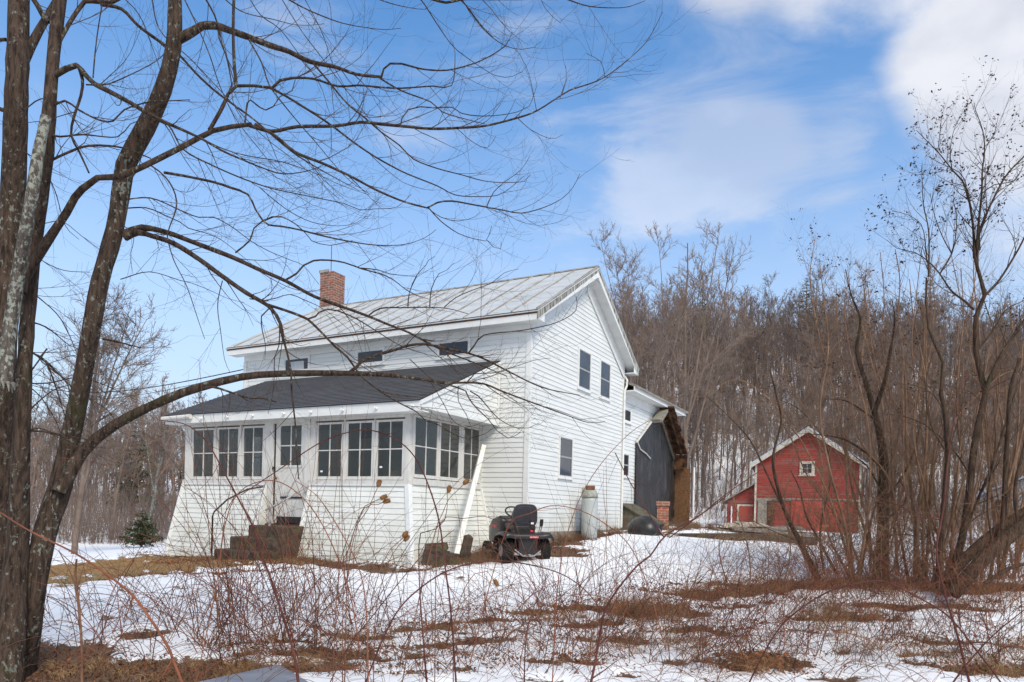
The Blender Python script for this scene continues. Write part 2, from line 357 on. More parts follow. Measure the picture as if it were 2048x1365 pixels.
# polylines -> one mesh of tubes (batched with numpy)
def tubes_mesh(name, lines, m, parent=None, sides=3, smooth=True, extra=None):
    groups = {}
    for pts, rad in lines: groups.setdefault(len(pts), []).append((pts, rad))
    V = []; Q = []; base = 0
    for P, lst in groups.items():
        A = np.array([[tuple(p) for p in l[0]] for l in lst], float); Rr = np.array([l[1] for l in lst], float)
        T = np.empty_like(A); T[:, 1:-1] = A[:, 2:]-A[:, :-2]; T[:, 0] = A[:, 1]-A[:, 0]; T[:, -1] = A[:, -1]-A[:, -2]
        T /= np.linalg.norm(T, axis=2, keepdims=True)+1e-9
        ref = np.array([.31, -.87, .38]); X = np.cross(T, ref); X /= np.linalg.norm(X, axis=2, keepdims=True)+1e-9; Yv = np.cross(T, X)
        ang = np.arange(sides)*2*np.pi/sides
        ring = A[:, :, None, :]+Rr[:, :, None, None]*(X[:, :, None, :]*np.cos(ang)[None, None, :, None]+Yv[:, :, None, :]*np.sin(ang)[None, None, :, None])
        n = len(lst); V.append(ring.reshape(-1, 3))
        idx = np.arange(n*P*sides).reshape(n, P, sides)+base
        a = idx[:, :-1, :]; b = np.roll(a, -1, axis=2); c = np.roll(idx[:, 1:, :], -1, axis=2); d = idx[:, 1:, :]
        Q.append(np.stack([a, b, c, d], -1).reshape(-1, 4)); base += n*P*sides
    V = np.concatenate(V); Q = np.concatenate(Q)
    if extra is not None and len(extra):
        E = np.array(extra, float).reshape(-1, 3); qi = np.arange(len(E)).reshape(-1, 4)+len(V); V = np.concatenate([V, E]); 
        matidx = np.concatenate([np.zeros(len(Q), int), np.ones(len(qi), int)]); Q = np.concatenate([Q, qi])
    me = quad_mesh(name, V, Q, smooth); me.materials.append(MATS[m])
    o = bpy.data.objects.new(name, me); col.objects.link(o); o.parent = parent
    return o
def quad_mesh(name, V, Q, smooth=False):
    me = bpy.data.meshes.new(name); me.vertices.add(len(V)); me.vertices.foreach_set('co', V.astype(np.float32).ravel())
    me.loops.add(len(Q)*4); me.loops.foreach_set('vertex_index', Q.astype(np.int32).ravel())
    me.polygons.add(len(Q)); me.polygons.foreach_set('loop_start', np.arange(len(Q), dtype=np.int32)*4)
    if smooth: me.polygons.foreach_set('use_smooth', np.ones(len(Q), bool))
    me.update(calc_edges=True); return me
def leaves_obj(name, quads, m, parent=None):
    E = np.array(quads, float).reshape(-1, 3); me = quad_mesh(name, E, np.arange(len(E)).reshape(-1, 4)); me.materials.append(MATS[m])
    o = bpy.data.objects.new(name, me); col.objects.link(o); o.parent = parent; return o
def leafq(p, s, rg=rnd):
    a = Vector((rg.gauss(0, 1), rg.gauss(0, 1), rg.gauss(0, .8))).normalized()*s; b = a.cross(Vector((rg.gauss(0, 1), rg.gauss(0, 1), rg.gauss(0, 1)))).normalized()*s*.45
    k = a.cross(b).normalized()*s*.3
    return [tuple(p-a), tuple(p+b+k), tuple(p+a), tuple(p-b+k)]

# ------------------------------------------------------------------ terrain
O = Vector((.315, 15.483, -.4273)); YAW = .4938
HX = Vector((math.cos(YAW), -math.sin(YAW), 0)); HY = Vector((math.sin(YAW), math.cos(YAW), 0))
def hw(x, y, z=0): return O+HX*x+HY*y+Vector((0, 0, z))
CP = [(0, -6, -1.7), (-6, -4, -1.8), (6, -4, -1.7), (0, 3, -1.62), (-4, 5, -1.62), (4, 5, -1.60), (-2, 8, -1.45), (2, 8, -1.42), (5.5, 9, -1.30), (-6, 9, -1.58), (9, 9, -1.30),
      (0, 11, -1.18), (-3, 12, -1.22), (4, 12, -1.08), (8, 13, -1.1), (.2, 13.6, -.93), (1.2, 14.4, -.88), (2.2, 17.5, -.68), (4, 20.5, -.56), (3.8, 18.6, -.62), (6, 24, -.52), (9, 30, -.55), (12, 20, -.85),
      (15, 45, -.9), (20, 45, -.92), (26, 45, -1.0), (30, 30, -1.2), (30, 60, -.5), (10, 50, -.7), (12, 36, -.62), (20, 34, -.9),
      (-12, 13, -1.8), (-10, 20, -1.75), (-8, 17, -1.45), (-14, 27, -2.1), (-22, 30, -2.5), (-25, 42, -2.8), (-12, 45, -2.2), (-30, 15, -2.6), (-20, 60, -1.8), (-40, 70, -1), (-60, 100, 1),
      (0, 60, -.8), (40, 90, 0), (-30, 120, 0), (0, 150, 0), (60, 150, 0), (60, 40, -1.5), (-60, 30, -3), (-20, -10, -2), (25, -5, -1.6), (0, 260, 0), (120, 260, 0), (-120, 260, 0)]
for x, y, z in ((-8.2, -3.1, -.74), (-.8, -3.1, -.68), (-4.5, -3.2, -.74), (-4, -4.6, -.70), (-8.9, 0, -.6), (-8.9, 6, -.5), (0, 6, -.16), (0, 3, -.24), (0, .6, -.40), (-5, 3, -.4), (0, 9, -.02), (.5, 12, .0), (-6, 8, -.2), (-1, -1.5, -.55)):
    p = hw(x, y, z); CP.append((p.x, p.y, p.z))
CPa = np.array(CP)
D = np.linalg.norm(CPa[:, None, :2]-CPa[None, :, :2], axis=2)
WT = np.linalg.solve(np.block([[D+np.eye(len(CP))*-.05, np.ones((len(CP), 1))], [np.ones((1, len(CP))), np.zeros((1, 1))]]), np.append(CPa[:, 2], 0))
def ss(t): t = np.clip(t, 0, 1); return t*t*(3-2*t)
def hnoise(x, y):
    return (np.sin(x*1.7+np.sin(y*1.3)*1.4)*np.cos(y*1.9+np.sin(x*.9))*.035+np.sin(x*4.1+y*2.3+np.sin(y*3.1))*.012+np.sin(x*.37+1)*np.cos(y*.31)*.06)
def gz(x, y):
    x = np.asarray(x, float); y = np.asarray(y, float)
    sh = x.shape; xf = x.ravel(); yf = y.ravel(); out = np.empty(len(xf))
    for i in range(0, len(xf), 20000):
        d = np.sqrt((xf[i:i+20000, None]-CPa[None, :, 0])**2+(yf[i:i+20000, None]-CPa[None, :, 1])**2)
        out[i:i+20000] = d@WT[:-1]+WT[-1]
    az = xf/np.maximum(yf, 5)
    A = 5+29*ss((az+.18)/.38)
    out += ss((yf-50)/115)*A+ss((yf-190)/100)*-8
    near = np.exp(-((xf)**2+(yf-10)**2)/900)
    out += hnoise(xf, yf)*near
    return out.reshape(sh)
def g1(x, y): return float(gz(np.array([x]), np.array([y]))[0])
def ground_hit(px, py):
    d = ray(px, py); Ys = np.exp(np.linspace(math.log(2.5), math.log(220), 260)); z = gz(d.x*Ys, Ys); s = d.z*Ys-z
    i = np.argmax(s < 0)
    if s[i] >= 0: i = len(Ys)-1
    if i == 0: return d*Ys[0]
    t = s[i-1]/(s[i-1]-s[i]); Y = Ys[i-1]+t*(Ys[i]-Ys[i-1]); return d*Y

# bare patches, given as ellipses on the ground (x, y, half width, half depth, turn, kind 0 leaf litter 1 grass)
PATCH = []
def patch(px, py, rx, rd, kind=0, turn=0, k=1.0):
    p = ground_hit(px, py); PATCH.append((p.x, p.y, rx, rd, turn, kind, k))
def lpatch(x, y, rx, rd, turn=-YAW, kind=0, k=1.0):
    p = hw(x, y); PATCH.append((p.x, p.y, rx, rd, turn, kind, k))
lpatch(-4.6, -3.55, 4.3, .48); lpatch(-.2, -2.0, .6, 1.5); lpatch(.35, -.3, 1.1, .75, k=1.2); lpatch(.3, 2.6, .45, 2.6); lpatch(.5, 7.5, .6, 1.6); lpatch(1.2, 12, 1.4, 1.5)
lpatch(-4.4, -4.3, 1.6, .7)
patch(230, 1142, 3.0, 1.5, 1, .15, 1.0); patch(60, 1150, 4, 2.0, 1, .1, 1.0); patch(370, 1122, 1.6, 1.2, 1, .25, 1.0); patch(470, 1122, 1.5, 1.1, 0, 0, 1.1)
patch(420, 1150, 1.6, .3, 0, .2, .8)
# streaks across the middle of the snow
for px, py, rx, rd, t, k in ((560, 1290, .9, .22, .1, 1), (700, 1280, .9, .2, .2, 1), (840, 1265, .8, .2, .2, 1), (960, 1245, .9, .2, .25, 1), (1080, 1228, 1.0, .24, .2, 1), (1180, 1218, .8, .3, .1, 1.1),
        (640, 1310, 1.0, .2, .15, 1), (760, 1325, .8, .15, .1, 1), (930, 1290, .8, .14, .3, .9), (1290, 1225, .9, .5, 0, 1.2), (1420, 1190, 1.2, .45, .05, 1.1), (1560, 1178, 1.5, .4, 0, 1.2), (1700, 1172, 1.6, .5, 0, 1.3), (1850, 1175, 1.6, .6, 0, 1.3), (2020, 1180, 1.4, .45, 0, 1.1),
        (1680, 1240, .8, .3, .1, 1.1), (1390, 1265, 1.0, .3, .1, .9), (1520, 1330, .5, .35, 0, 1.3), (1250, 1290, .8, .25, .1, .9), (1100, 1330, .8, .2, .1, .8), (1900, 1290, .8, .3, .1, .8), (2000, 1350, .8, .3, 0, .9),
        (280, 1275, .22, .16, 0, 1.2), (300, 1345, 1.2, .30, .05, 1.5), (120, 1352, 1.2, .36, 0, 1.6), (470, 1352, .7, .22, .1, 1.2), (30, 1330, .8, .5, 0, 1.5), (600, 1340, .6, .22, .1, 1), (860, 1350, .7, .2, .1, .8), (1480, 1080, 1.6, .35, 0, 1), (1420, 1075, 1.0, .3, 0, .9), (1790, 1215, 1.4, .35, 0, 1), (1950, 1225, 1.3, .3, .1, .9), (1180, 1255, .9, .2, .2, .9),
        (1500, 1215, 1.0, .2, .1, .8)):
    patch(px, py, rx, rd, 0, t, k)
def bare_fn(x, y):
    m = np.full(x.shape, -1.0); g = np.zeros(x.shape)
    nq = np.sin(x*7.7+np.sin(y*11.3)*1.7)*np.sin(y*17.1+np.sin(x*5.1)*2.1)*.16
    wob = nq+np.sin(x*5.3+np.sin(y*4.1)*1.2)*np.cos(y*6.1+np.cos(x*3.7))*.26+np.sin(x*13.1+y*9.7)*.12+np.sin(x*2.1-y*2.9)*.12
    for cx, cy, rx, ry, t, kind, k in PATCH:
        dx = x-cx; dy = y-cy; u = (dx*math.cos(t)+dy*math.sin(t))/rx; v = (-dx*math.sin(t)+dy*math.cos(t))/ry
        d = k-np.sqrt(u*u+v*v)/1.15
        if kind: g = np.maximum(g, np.clip(d*2.2+.6, 0, 1))
        m = np.maximum(m, d-(0 if kind or cy > 14 else .30))
    fg = np.clip((8.0-y)/4.5, 0, 1)*.14+np.clip((11.5-y)/2, 0, 1)*np.clip((x-1.5)/2, 0, 1)*.10
    wood = np.clip((y-48)/20, 0, 1)*.12
    n2 = np.sin(x*3.3+np.sin(y*7.1)*.9+y*1.1)*np.sin(y*8.3+np.sin(x*2.3)*1.5)
    m = np.maximum(m, -.42+fg*2.0+n2*.42*np.clip((13-y)/5, 0, 1)+wood)
    return np.clip((m+wob)*1.6+.35, 0, 1), g
nr, nc = 760, 470
r = np.exp(np.linspace(math.log(.6), math.log(700), nr)); azs = np.linspace(-1.25, 1.25, nc)
RR, AZ = np.meshgrid(r, azs, indexing='ij'); GX = AZ*RR; GY = RR-4.0
GZ = gz(GX, GY); BA, GR = bare_fn(GX, GY)
GZ = GZ+(.055*(1-np.clip(BA*1.6-.3, 0, 1)))*np.clip((60-GY)/20, 0, 1)
V = np.stack([GX, GY, GZ], -1).reshape(-1, 3); ii = np.arange(nr*nc).reshape(nr, nc)
Q = np.stack([ii[:-1, :-1], ii[:-1, 1:], ii[1:, 1:], ii[1:, :-1]], -1).reshape(-1, 4)
gm = quad_mesh('ground', V, Q, True)
ca = gm.color_attributes.new('cover', 'FLOAT_COLOR', 'POINT')
cc = np.stack([BA.ravel(), GR.ravel(), np.zeros(nr*nc), np.ones(nr*nc)], -1); ca.data.foreach_set('color', cc.astype(np.float32).ravel())
def m_ground():
    s = NT('snow_ground'); at_ = s.n('ShaderNodeAttribute', attribute_name='cover'); sp = s.n('ShaderNodeSeparateColor'); s.l(at_.outputs['Color'], sp.inputs[0])
    f1 = s.noise(s.map((9, 9, 9)), 1, 8, .7); f2 = s.noise(s.map((45, 45, 45)), 1, 6, .7); f3 = s.noise(s.map((1.4, 1.4, 1.4)), 1, 6, .6)
    a = s.n('ShaderNodeMath', operation='ADD'); s.l(sp.outputs[0], a.inputs[0]); s.l(s.rng(f1, .3, .7, -.44, .44), a.inputs[1])
    b = s.n('ShaderNodeMath', operation='ADD'); s.l(a.outputs[0], b.inputs[0]); s.l(s.rng(f2, .3, .7, -.12, .12), b.inputs[1])
    fac = s.rng(b.outputs[0], .46, .56)
    snow = s.mix(s.rng(f3, .4, .75), (.84, .85, .87), (.74, .75, .77)); snow = s.mix(s.rng(f2, .62, .78), snow, (.60, .57, .53))
    dirt = s.mix(s.rng(f2, .35, .65), (.05, .033, .024), (.20, .125, .08)); dirt = s.mix(s.rng(f1, .5, .7), dirt, (.11, .08, .055))
    grass = s.mix(s.rng(f2, .35, .65), (.13, .09, .04), (.27, .19, .09)); grass = s.mix(s.rng(f1, .5, .75), grass, (.12, .11, .045))
    gg = s.rng(sp.outputs[1], .3, .7); low = s.mix(gg, dirt, grass)
    s.out(s.mix(fac, snow, low), s.rng(fac, 0, 1, .55, .95), f2, .35, .02, .2)
    return s.m
gm.materials.append(m_ground())
go = bpy.data.objects.new('ground', gm); col.objects.link(go); tag(go, 'snow covered yard with bare brown patches, rising to a wooded hillside', kind='structure')

# ------------------------------------------------------------------ the farmhouse
H = thing('farmhouse', 'white clapboard farmhouse with grey metal roof, brick chimney and glazed front porch', 'house', O, -YAW)
LN, WD, ZS, ZA = 8.895, 6.013, 4.35, 6.09
FX = lambda s, t, o: (s, -o, t)             # front wall
GXf = lambda s, t, o: (o, s, t)             # gable wall
b = MB(); e = .004
b.prism([(-e, e, -.35), (-e, WD-e, -.35), (-e, WD-e, ZS+.15), (-e, WD/2, 6.2), (-e, e, ZS+.15)], (-LN+2*e, 0, 0))
siding(b, [(-LN+.08, -.05), (-.08, -.05), (-.08, ZS), (-LN+.08, ZS)], FX)
siding(b, [(.03, -.05), (WD-.03, -.05), (WD-.03, ZS), (WD/2, ZA+.05), (.03, ZS+.03)], GXf)
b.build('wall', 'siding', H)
b = MB(); b.box(-LN+.05, .012, .012, WD-.05, -1.0, -.055); b.box(-2, .01, WD-.04, 11.6, -1, -.0); b.build('foundation', 'foundation', H)
b = MB()   # corner boards, frieze, eave boxes, rake soffits
b.box(-.085, .03, -.03, .002, -.06, ZS+.0); b.box(.002, .03, .004, .05, -.06, ZS+.02)
b.box(-LN-.03, -LN+.085, -.03, .002, -.4, ZS); b.box(.002, .028, WD-.05, WD+.02, -.06, ZS+.02)
b.box(-LN, 0.02, -.036, .002, ZS+.002, 4.52)
for ya, yb in ((-.336, .0), (WD, WD+.336)):
    b.box(-LN-.32, .322, ya, yb, 4.505, 4.53)
    yf = ya if ya < 0 else yb
    b.box(-LN-.325, .326, yf-.012, yf+.012, 4.49, 4.72)
    for xe in (.314, -LN-.325): b.prism([(xe, ya, 4.51), (xe, yb, 4.51), (xe, yb, 4.72+(.19 if ya < 0 else 0)), (xe, ya, 4.72+(0 if ya < 0 else .19))], (.012, 0, 0))
ry0, rz0, ry1, rz1 = -.36, 4.70, WD/2, 6.645      # roof top line, front slope
sl_ = (rz1-rz0)/(ry1-ry0)
def rooz(y): return rz1-abs(y-WD/2)*sl_
for sgn in (1, -1):
    Yq = lambda y: y if sgn == 1 else WD-y
    # sloping frieze against the gable, sloping soffit, rake board
    b.prism([(.021, Yq(-.0), rooz(0)-.16), (.021, Yq(WD/2), rooz(WD/2)-.16), (.021, Yq(WD/2), rooz(WD/2)-.555), (.021, Yq(0), rooz(0)-.555)], (.022, 0, 0))
    b.prism([(.02, Yq(-.33), rooz(-.33)-.13), (.02, Yq(WD/2), rooz(WD/2)-.13), (.02, Yq(WD/2), rooz(WD/2)-.155), (.02, Yq(-.33), rooz(-.33)-.155)], (.30, 0, 0))
    b.prism([(.318, Yq(-.345), rooz(-.345)-.12), (.318, Yq(WD/2), rooz(WD/2)-.12), (.318, Yq(WD/2), rooz(WD/2)-.26), (.318, Yq(-.345), rooz(-.345)-.22)], (.022, 0, 0))
b.box(-.03, .07, WD/2-.012, WD/2+.012, 6.0, 6.4)
b.build('trim', 'trim', H)
b = MB()
for sgn in (1, -1):
    Yq = lambda y: y if sgn == 1 else WD-y
    b.prism([(.320, Yq(-.36), rooz(-.36)-.008), (.320, Yq(WD/2), rooz(WD/2)-.008), (.320, Yq(WD/2), rooz(WD/2)-.118), (.320, Yq(-.36), rooz(-.36)-.20)], (.026, 0, 0))
b.build('rake_board', 'roof_edge', H)
b = MB(); b.box(-LN-.34, .34, -.352, -.34, 4.62, 4.70); b.build('drip_board', 'rusty', H)
b = MB()
for sgn in (1, -1):
    n = 30
    for i in range(n):      # slightly buckled sheets
        pass
    Yq = lambda y: y if sgn == 1 else WD-y
    xs = np.linspace(-LN-.36, .355, 15); cols_ = 12
    vs = []; fs = []
    for i, x in enumerate(xs):
        for j in range(cols_+1):
            t = j/cols_; y = -.385+(WD/2+.385)*t; z = rooz(y)+.012+.008*math.sin(i*7.3+j*2.1)*(1 if 0 < j < cols_ else 0)-(.02*math.sin(min(1, max(0, x/8+1))*math.pi) if j == cols_ else 0)
            vs.append((x, Yq(y), z))
    nv = len(vs)
    for i in range(14):
        for j in range(cols_): fs.append((i*(cols_+1)+j, (i+1)*(cols_+1)+j, (i+1)*(cols_+1)+j+1, i*(cols_+1)+j+1))
    b.add(vs, fs); b.prism([(xs[0], Yq(-.38), rooz(-.38)-.035), (xs[0], Yq(WD/2), rooz(WD/2)-.05), (xs[0], Yq(WD/2), rooz(WD/2)-.012), (xs[0], Yq(-.38), rooz(-.38)-.012)], (xs[-1]-xs[0], 0, 0))
rf = b.build('roof', 'metal_roof', H)
b = MB()
for k in range(16):
    x = .34-.005-k*.615+rnd.uniform(-.02, .02)
    for sgn in (1, -1):
        Yq = lambda y: y if sgn == 1 else WD-y
        pts = [(x+rnd.uniform(-.012, .012), Yq(y), rooz(y)+.02) for y in np.linspace(-.38, WD/2, 7)]
        for a, c in zip(pts, pts[1:]): b.bar(a, c, .022, .045)
b.bar((-LN-.35, WD/2, rz1+.012), (-3.5, WD/2, rz1+.0), .09, .03); b.bar((-3.5, WD/2, rz1+.0), (.35, WD/2, rz1+.022), .09, .03)
b.build('roof_seam', 'seam', rf)
# chimney
b = MB(); cx_, cy_ = -8.56, WD/2
b.box(cx_-.265, cx_+.265, cy_-.265, cy_+.265, 6.2, 7.56); b.box(cx_-.27, cx_+.27, cy_-.27, cy_+.27, 7.56, 7.66)
b.box(cx_-.25, cx_-.02, cy_-.25, cy_+.25, 7.66, 7.72)
ch = b.build('chimney', 'brick', H)
b = MB(); b.box(cx_-.33, cx_+.33, cy_-.33, cy_+.33, 6.36, 6.56); b.build('flashing', 'metal_roof', ch)
b = MB(); b.tube([(cx_+.02, cy_-.1, 7.5), (cx_+.02, cy_-.1, 8.55)], .012, 6); b.build('lightning_rod', 'rusty', ch)
b = MB(); b.box(cx_-.29, cx_+.1, cy_-.29, cy_-.26, 7.66, 7.74); b.box(cx_-.29, cx_-.26, cy_-.29, cy_+.29, 7.66, 7.74); b.build('chimney_cap', 'seam', ch)

def window(name, fn, s0, s1, t0, t1, parent=H, frame='trim', kind='double', glass='window_glass', fw=.045):
    """house window standing proud of the clapboards; fn(s,t,out)"""
    def bx(mb, a0, a1, c0, c1, o0, o1):
        vs = [fn(s, t, o) for o in (o0, o1) for s, t in ((a0, c0), (a1, c0), (a1, c1), (a0, c1))]
        mb.add(vs, [(0, 3, 2, 1), (4, 5, 6, 7), (0, 1, 5, 4), (1, 2, 6, 5), (2, 3, 7, 6), (3, 0, 4, 7)])
    f = MB()
    for a0, a1, c0, c1 in ((s0, s0+fw, t0, t1), (s1-fw, s1, t0, t1), (s0+fw, s1-fw, t1-fw, t1), (s0+fw, s1-fw, t0, t0+fw)): bx(f, a0, a1, c0, c1, .0, .042)
    bx(f, s0-.02, s1+.02, t0-.03, t0, .0, .055)
    fo = f.build('window', frame, parent)
    i0, i1, j0, j1 = s0+fw, s1-fw, t0+fw, t1-fw
    g = MB(); bx(g, i0, i1, j0, j1, .016, .020); g.build('pane', glass, fo)
    sh = MB(); q = .022
    for a0, a1, c0, c1 in ((i0, i0+q, j0, j1), (i1-q, i1, j0, j1), (i0+q, i1-q, j1-q, j1), (i0+q, i1-q, j0, j0+q)): bx(sh, a0, a1, c0, c1, .020, .032)
    if kind == 'double': bx(sh, i0+q, i1-q, (j0+j1)/2-.02, (j0+j1)/2+.02, .020, .036)
    sh.build('sash', 'steel' if kind == 'double' else 'trim', fo)
    return fo, bx, (i0, i1, j0, j1)
w1, bx, ins = window('window', FX, -7.39, -6.45, 3.93, 4.345, kind='single')
c = MB(); bx(c, ins[0]+.2, ins[1]-.17, ins[2]+.02, ins[3]-.08, .0205, .0215); c.build('sky_patch', 'sky_patch', w1)  # pale sheet painted as bright sky seen through the pane, not cloth
window('window', FX, -4.9, -3.99, 3.94, 4.345, kind='single'); window('window', FX, -2.45, -1.53, 3.93, 4.345, kind='single')
for (a, c_) in ((2.60, 3.43), (4.075, 4.88)): window('window', GXf, a, c_, 3.54, 4.57)
window('window', GXf, 1.57, 2.39, 1.24, 2.25)
b = MB(); b.tube([(.065, WD-.04, .0), (.065, WD-.04, 4.0), (.10, WD+.03, 4.15), (.10, WD+.06, 4.32), (.02, WD+.05, 4.45)], .032, 8); b.build('downspout', 'trim', H)

# rear wing
WX = -.03
WF = lambda s, t, o: (WX+o, s, t)
b = MB(); b.prism([(WX-.004, WD+.002, 0), (WX-.004, 11.65, 0), (WX-.004, 11.65, 4.08), (WX-.004, WD+.002, 4.08)], (-5, 0, 0)); siding(b, [(WD+.03, .02), (11.6, .02), (11.6, 3.72), (WD+.03, 3.72)], WF)
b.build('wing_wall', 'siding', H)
b = MB(); b.box(WX, WX+.03, WD+.02, 11.66, 3.722, 4.0); b.box(WX, .33, WD+.02, 11.85, 3.99, 4.02); b.box(.32, .345, WD+.02, 11.87, 3.99, 4.13)
b.prism([(WX, 11.66, 3.99), (.345, 11.66, 3.99), (.345, 11.66, 4.1), (WX-.6, 11.66, 4.5), (WX-2.4, 11.66, 4.8), (WX-2.4, 11.66, 4.2)], (0, .2, 0)); b.build('wing_trim', 'trim', H)
b = MB(); b.prism([(.40, 5.6 if 0 else WD+.03, 4.10), (-2.4, WD+.03, 5.2), (-2.4, WD+.03, 5.26), (.40, WD+.03, 4.17)], (0, 5.95, 0))
b.prism([(-2.4, WD+.03, 5.2), (-5.3, WD+.03, 4.05), (-5.3, WD+.03, 4.11), (-2.4, WD+.03, 5.26)], (0, 5.95, 0)); b.build('wing_roof', 'grey_wood', H)
window('window', WF, 6.12, 6.83, 3.13, 3.56, kind='single'); window('window', WF, 6.12, 6.72, 1.50, 2.22)
# torn-off shed: black plastic over its footprint, rotten roof remnant, board wall
b = MB(); TP = [(7.28, .08), (7.24, 2.60), (9.55, 3.86), (11.62, 2.62), (11.62, .08)]
def tarp_pt(y, z, q): return (.035+.03*mn.noise((y*1.7, z*1.1, q))+.018*mn.noise((y*6, z*3, q+4)), y, z)
ny, nz = 44, 40; vs = []; fs = []
for i in range(ny+1):
    y = 7.26+(11.62-7.26)*i/ny
    top = 2.60+(y-7.26)*(1.26/2.29) if y < 9.55 else 3.86-(y-9.55)*(1.24/2.07)
    for j in range(nz+1): vs.append(tarp_pt(y, .08+(top-.08)*j/nz, 2.0))
for i in range(ny):
    for j in range(nz): fs.append((i*(nz+1)+j, (i+1)*(nz+1)+j, (i+1)*(nz+1)+j+1, i*(nz+1)+j+1))
b.add(vs, fs); b.build('tarp', 'tarp', H, smooth=True)
b = MB(); b.bar((.05, 7.24, 2.62), (.05, 9.0, 3.60), .05, .03); b.tube([(.07, 7.27, 2.62), (.09, 7.5, 2.42), (.09, 8.1, 2.33), (.07, 8.6, 2.22)], .022, 5); b.build('batten', 'old_trim', H)
b = MB()
for k in range(8):
    t0, t1 = k/8, (k+.94)/8
    a = Vector((.06, 9.45+1.95*t0, 3.98-1.42*t0)); c_ = Vector((.06, 9.45+1.95*t1, 3.98-1.42*t1)); wd = .50+.025*math.sin(k*2.7)
    b.prism([a, c_, c_+Vector((0, .02, .05)), a+Vector((0, .02, .05))], (wd, 0, 0))
for xx in (.12, .36): b.bar((xx, 9.45, 3.92), (xx, 11.45, 2.46), .05, .10)
b.box(.07, .55, 11.38, 11.44, 2.05, 2.56)
ro = b.build('shed_roof_remnant', 'rotten_wood', H)
b = MB(); b.bar((.075, 9.50, 3.84), (.075, 11.5, 2.38), .06, .11); b.build('rafter', 'grey_wood', ro)
b = MB(); b.obox((.20, 9.1, 3.66), (.17, 0, 0), (0, .36, .22), (0, -.02, .04)); b.obox((.22, 8.95, 3.62), (.13, 0, 0), (0, .3, .18), (0, -.02, .05)); b.build('shingle_scrap', 'grey_wood', ro)
b = MB(); b.box(.02, .60, 11.66, 11.70, .06, 2.08); b.build('board_wall', 'osb', H); b = MB(); b.box(-.05, .06, 11.62, 11.70, .06, 2.3); b.build('shed_post', 'rotten_wood', H)
b = MB(); b.box(.30, .42, 11.60, 11.67, 2.09, 2.12); b.build('tarp_scrap', 'barn_metal', H)

# ------------------------------------------------------------------ porch
PY, X0, X1 = -2.66, -7.73, -1.20
b = MB()
b.box(X0, X1, PY+.05, 0, -.02, .03); b.build('porch_floor', 'floor_wood', H)
b = MB(); b.box(X0-.3, X1+.42, -2.98, -.03, 2.375, 2.395); b.build('porch_ceiling', 'inner_wall', H)
doorL, doorR = -4.80, -3.92
units = [(-7.48, -6.76), (-6.61, -5.95), (-5.79, -5.17), (-3.57, -2.91), (-2.76, -2.12), (-1.99, -1.36)]
gap = .055
b = MB(); o0, o1 = PY-.035, PY+.06
b.box(X0-.03, -4.98, o0-.03, o1, .875, .955); b.box(-3.74, X1+.03, o0-.03, o1, .875, .955)      # sills
b.box(X0, X1, o0, o1, 2.185, 2.40); b.box(X0-.01, X1+.01, o0-.016, o0, 2.27, 2.30)            # head and drip bead
seg = [X0, -7.48-gap, -6.76+gap, -6.61-gap, -5.95+gap, -5.79-gap, -5.17+gap, doorL-.02]
for a, c_ in ((X0, -7.48-gap), (-6.76+gap, -6.61-gap), (-5.95+gap, -5.79-gap), (-5.17+gap, doorL-.02), (doorR+.02, -3.57-gap), (-2.91+gap, -2.76-gap), (-2.12+gap, -1.99-gap), (-1.36+gap, X1)):
    b.box(a, c_, o0, o1, .955 if c_ < -5.2 or a > -3.8 else .0, 2.185)
b.box(doorL-.16, doorL-.03, o0-.02, o0, .03, 2.24); b.box(doorR+.03, doorR+.16, o0-.02, o0, .03, 2.24); b.box(doorL-.16, doorR+.16, o0-.021, o0-.001, 2.17, 2.25)
RU = [(-2.53, -1.75), (-1.64, -.92), (-.74, -.09)]
for XX, sg in ((X1, 1), (X0, -1)):
    x_in, x_out = (XX-.06, XX+.035) if sg > 0 else (XX-.035, XX+.06)
    b.box(x_in, x_out, PY+.061, -.001, 2.25, 2.40); b.box(x_in-.02*(sg < 0), x_out+.02*(sg > 0), PY+.061, -.001, .875, 1.0)
    for a, c_ in ((PY+.061, -2.53-.045), (-1.75+.045, -1.64-.045), (-.92+.045, -.74-.045), (-.09+.045, -.001)): b.box(x_in, x_out, a, c_, 1.0, 2.25)
b.box(X1+.036, X1+.05, -.03, -.001, .95, 2.30)
b.build('porch_frame', 'old_trim', H)
def porch_window(fn, s0, s1, t0, t1, stk=()):
    def bx(mb, a0, a1, c0, c1, p0, p1):
        vs = [fn(s, t, o) for o in (p0, p1) for s, t in ((a0, c0), (a1, c0), (a1, c1), (a0, c1))]
        mb.add(vs, [(0, 3, 2, 1), (4, 5, 6, 7), (0, 1, 5, 4), (1, 2, 6, 5), (2, 3, 7, 6), (3, 0, 4, 7)])
    f = MB(); g = .055; q = .012
    for a0, a1, c0, c1 in ((s0-g+.004, s0+q, t0-g, t1+.03), (s1-q, s1+g-.004, t0-g, t1+.03), (s0+q, s1-q, t0-g, t0+q), (s0+q, s1-q, t1-q, t1+.03)): bx(f, a0, a1, c0, c1, -.02, .018)
    m_, n_ = (s0+s1)/2, (t0+t1)/2; mw = .011
    bx(f, m_-mw, m_+mw, t0+q, t1-q, -.012, .012); bx(f, s0+q, m_-mw, n_-mw, n_+mw, -.012, .012); bx(f, m_+mw, s1-q, n_-mw, n_+mw, -.012, .012)
    fo = f.build('porch_window', 'old_trim', H)
    gl = MB(); bx(gl, s0, s1, t0, t1, -.002, .001); gl.build('pane', 'glass', fo)
    for a, c in stk: k = MB(); bx(k, a, a+.065, c, c+.035, .002, .004); k.build('sticker', 'white_small', fo)
PF = lambda s, t, o: (s, PY-o, t)
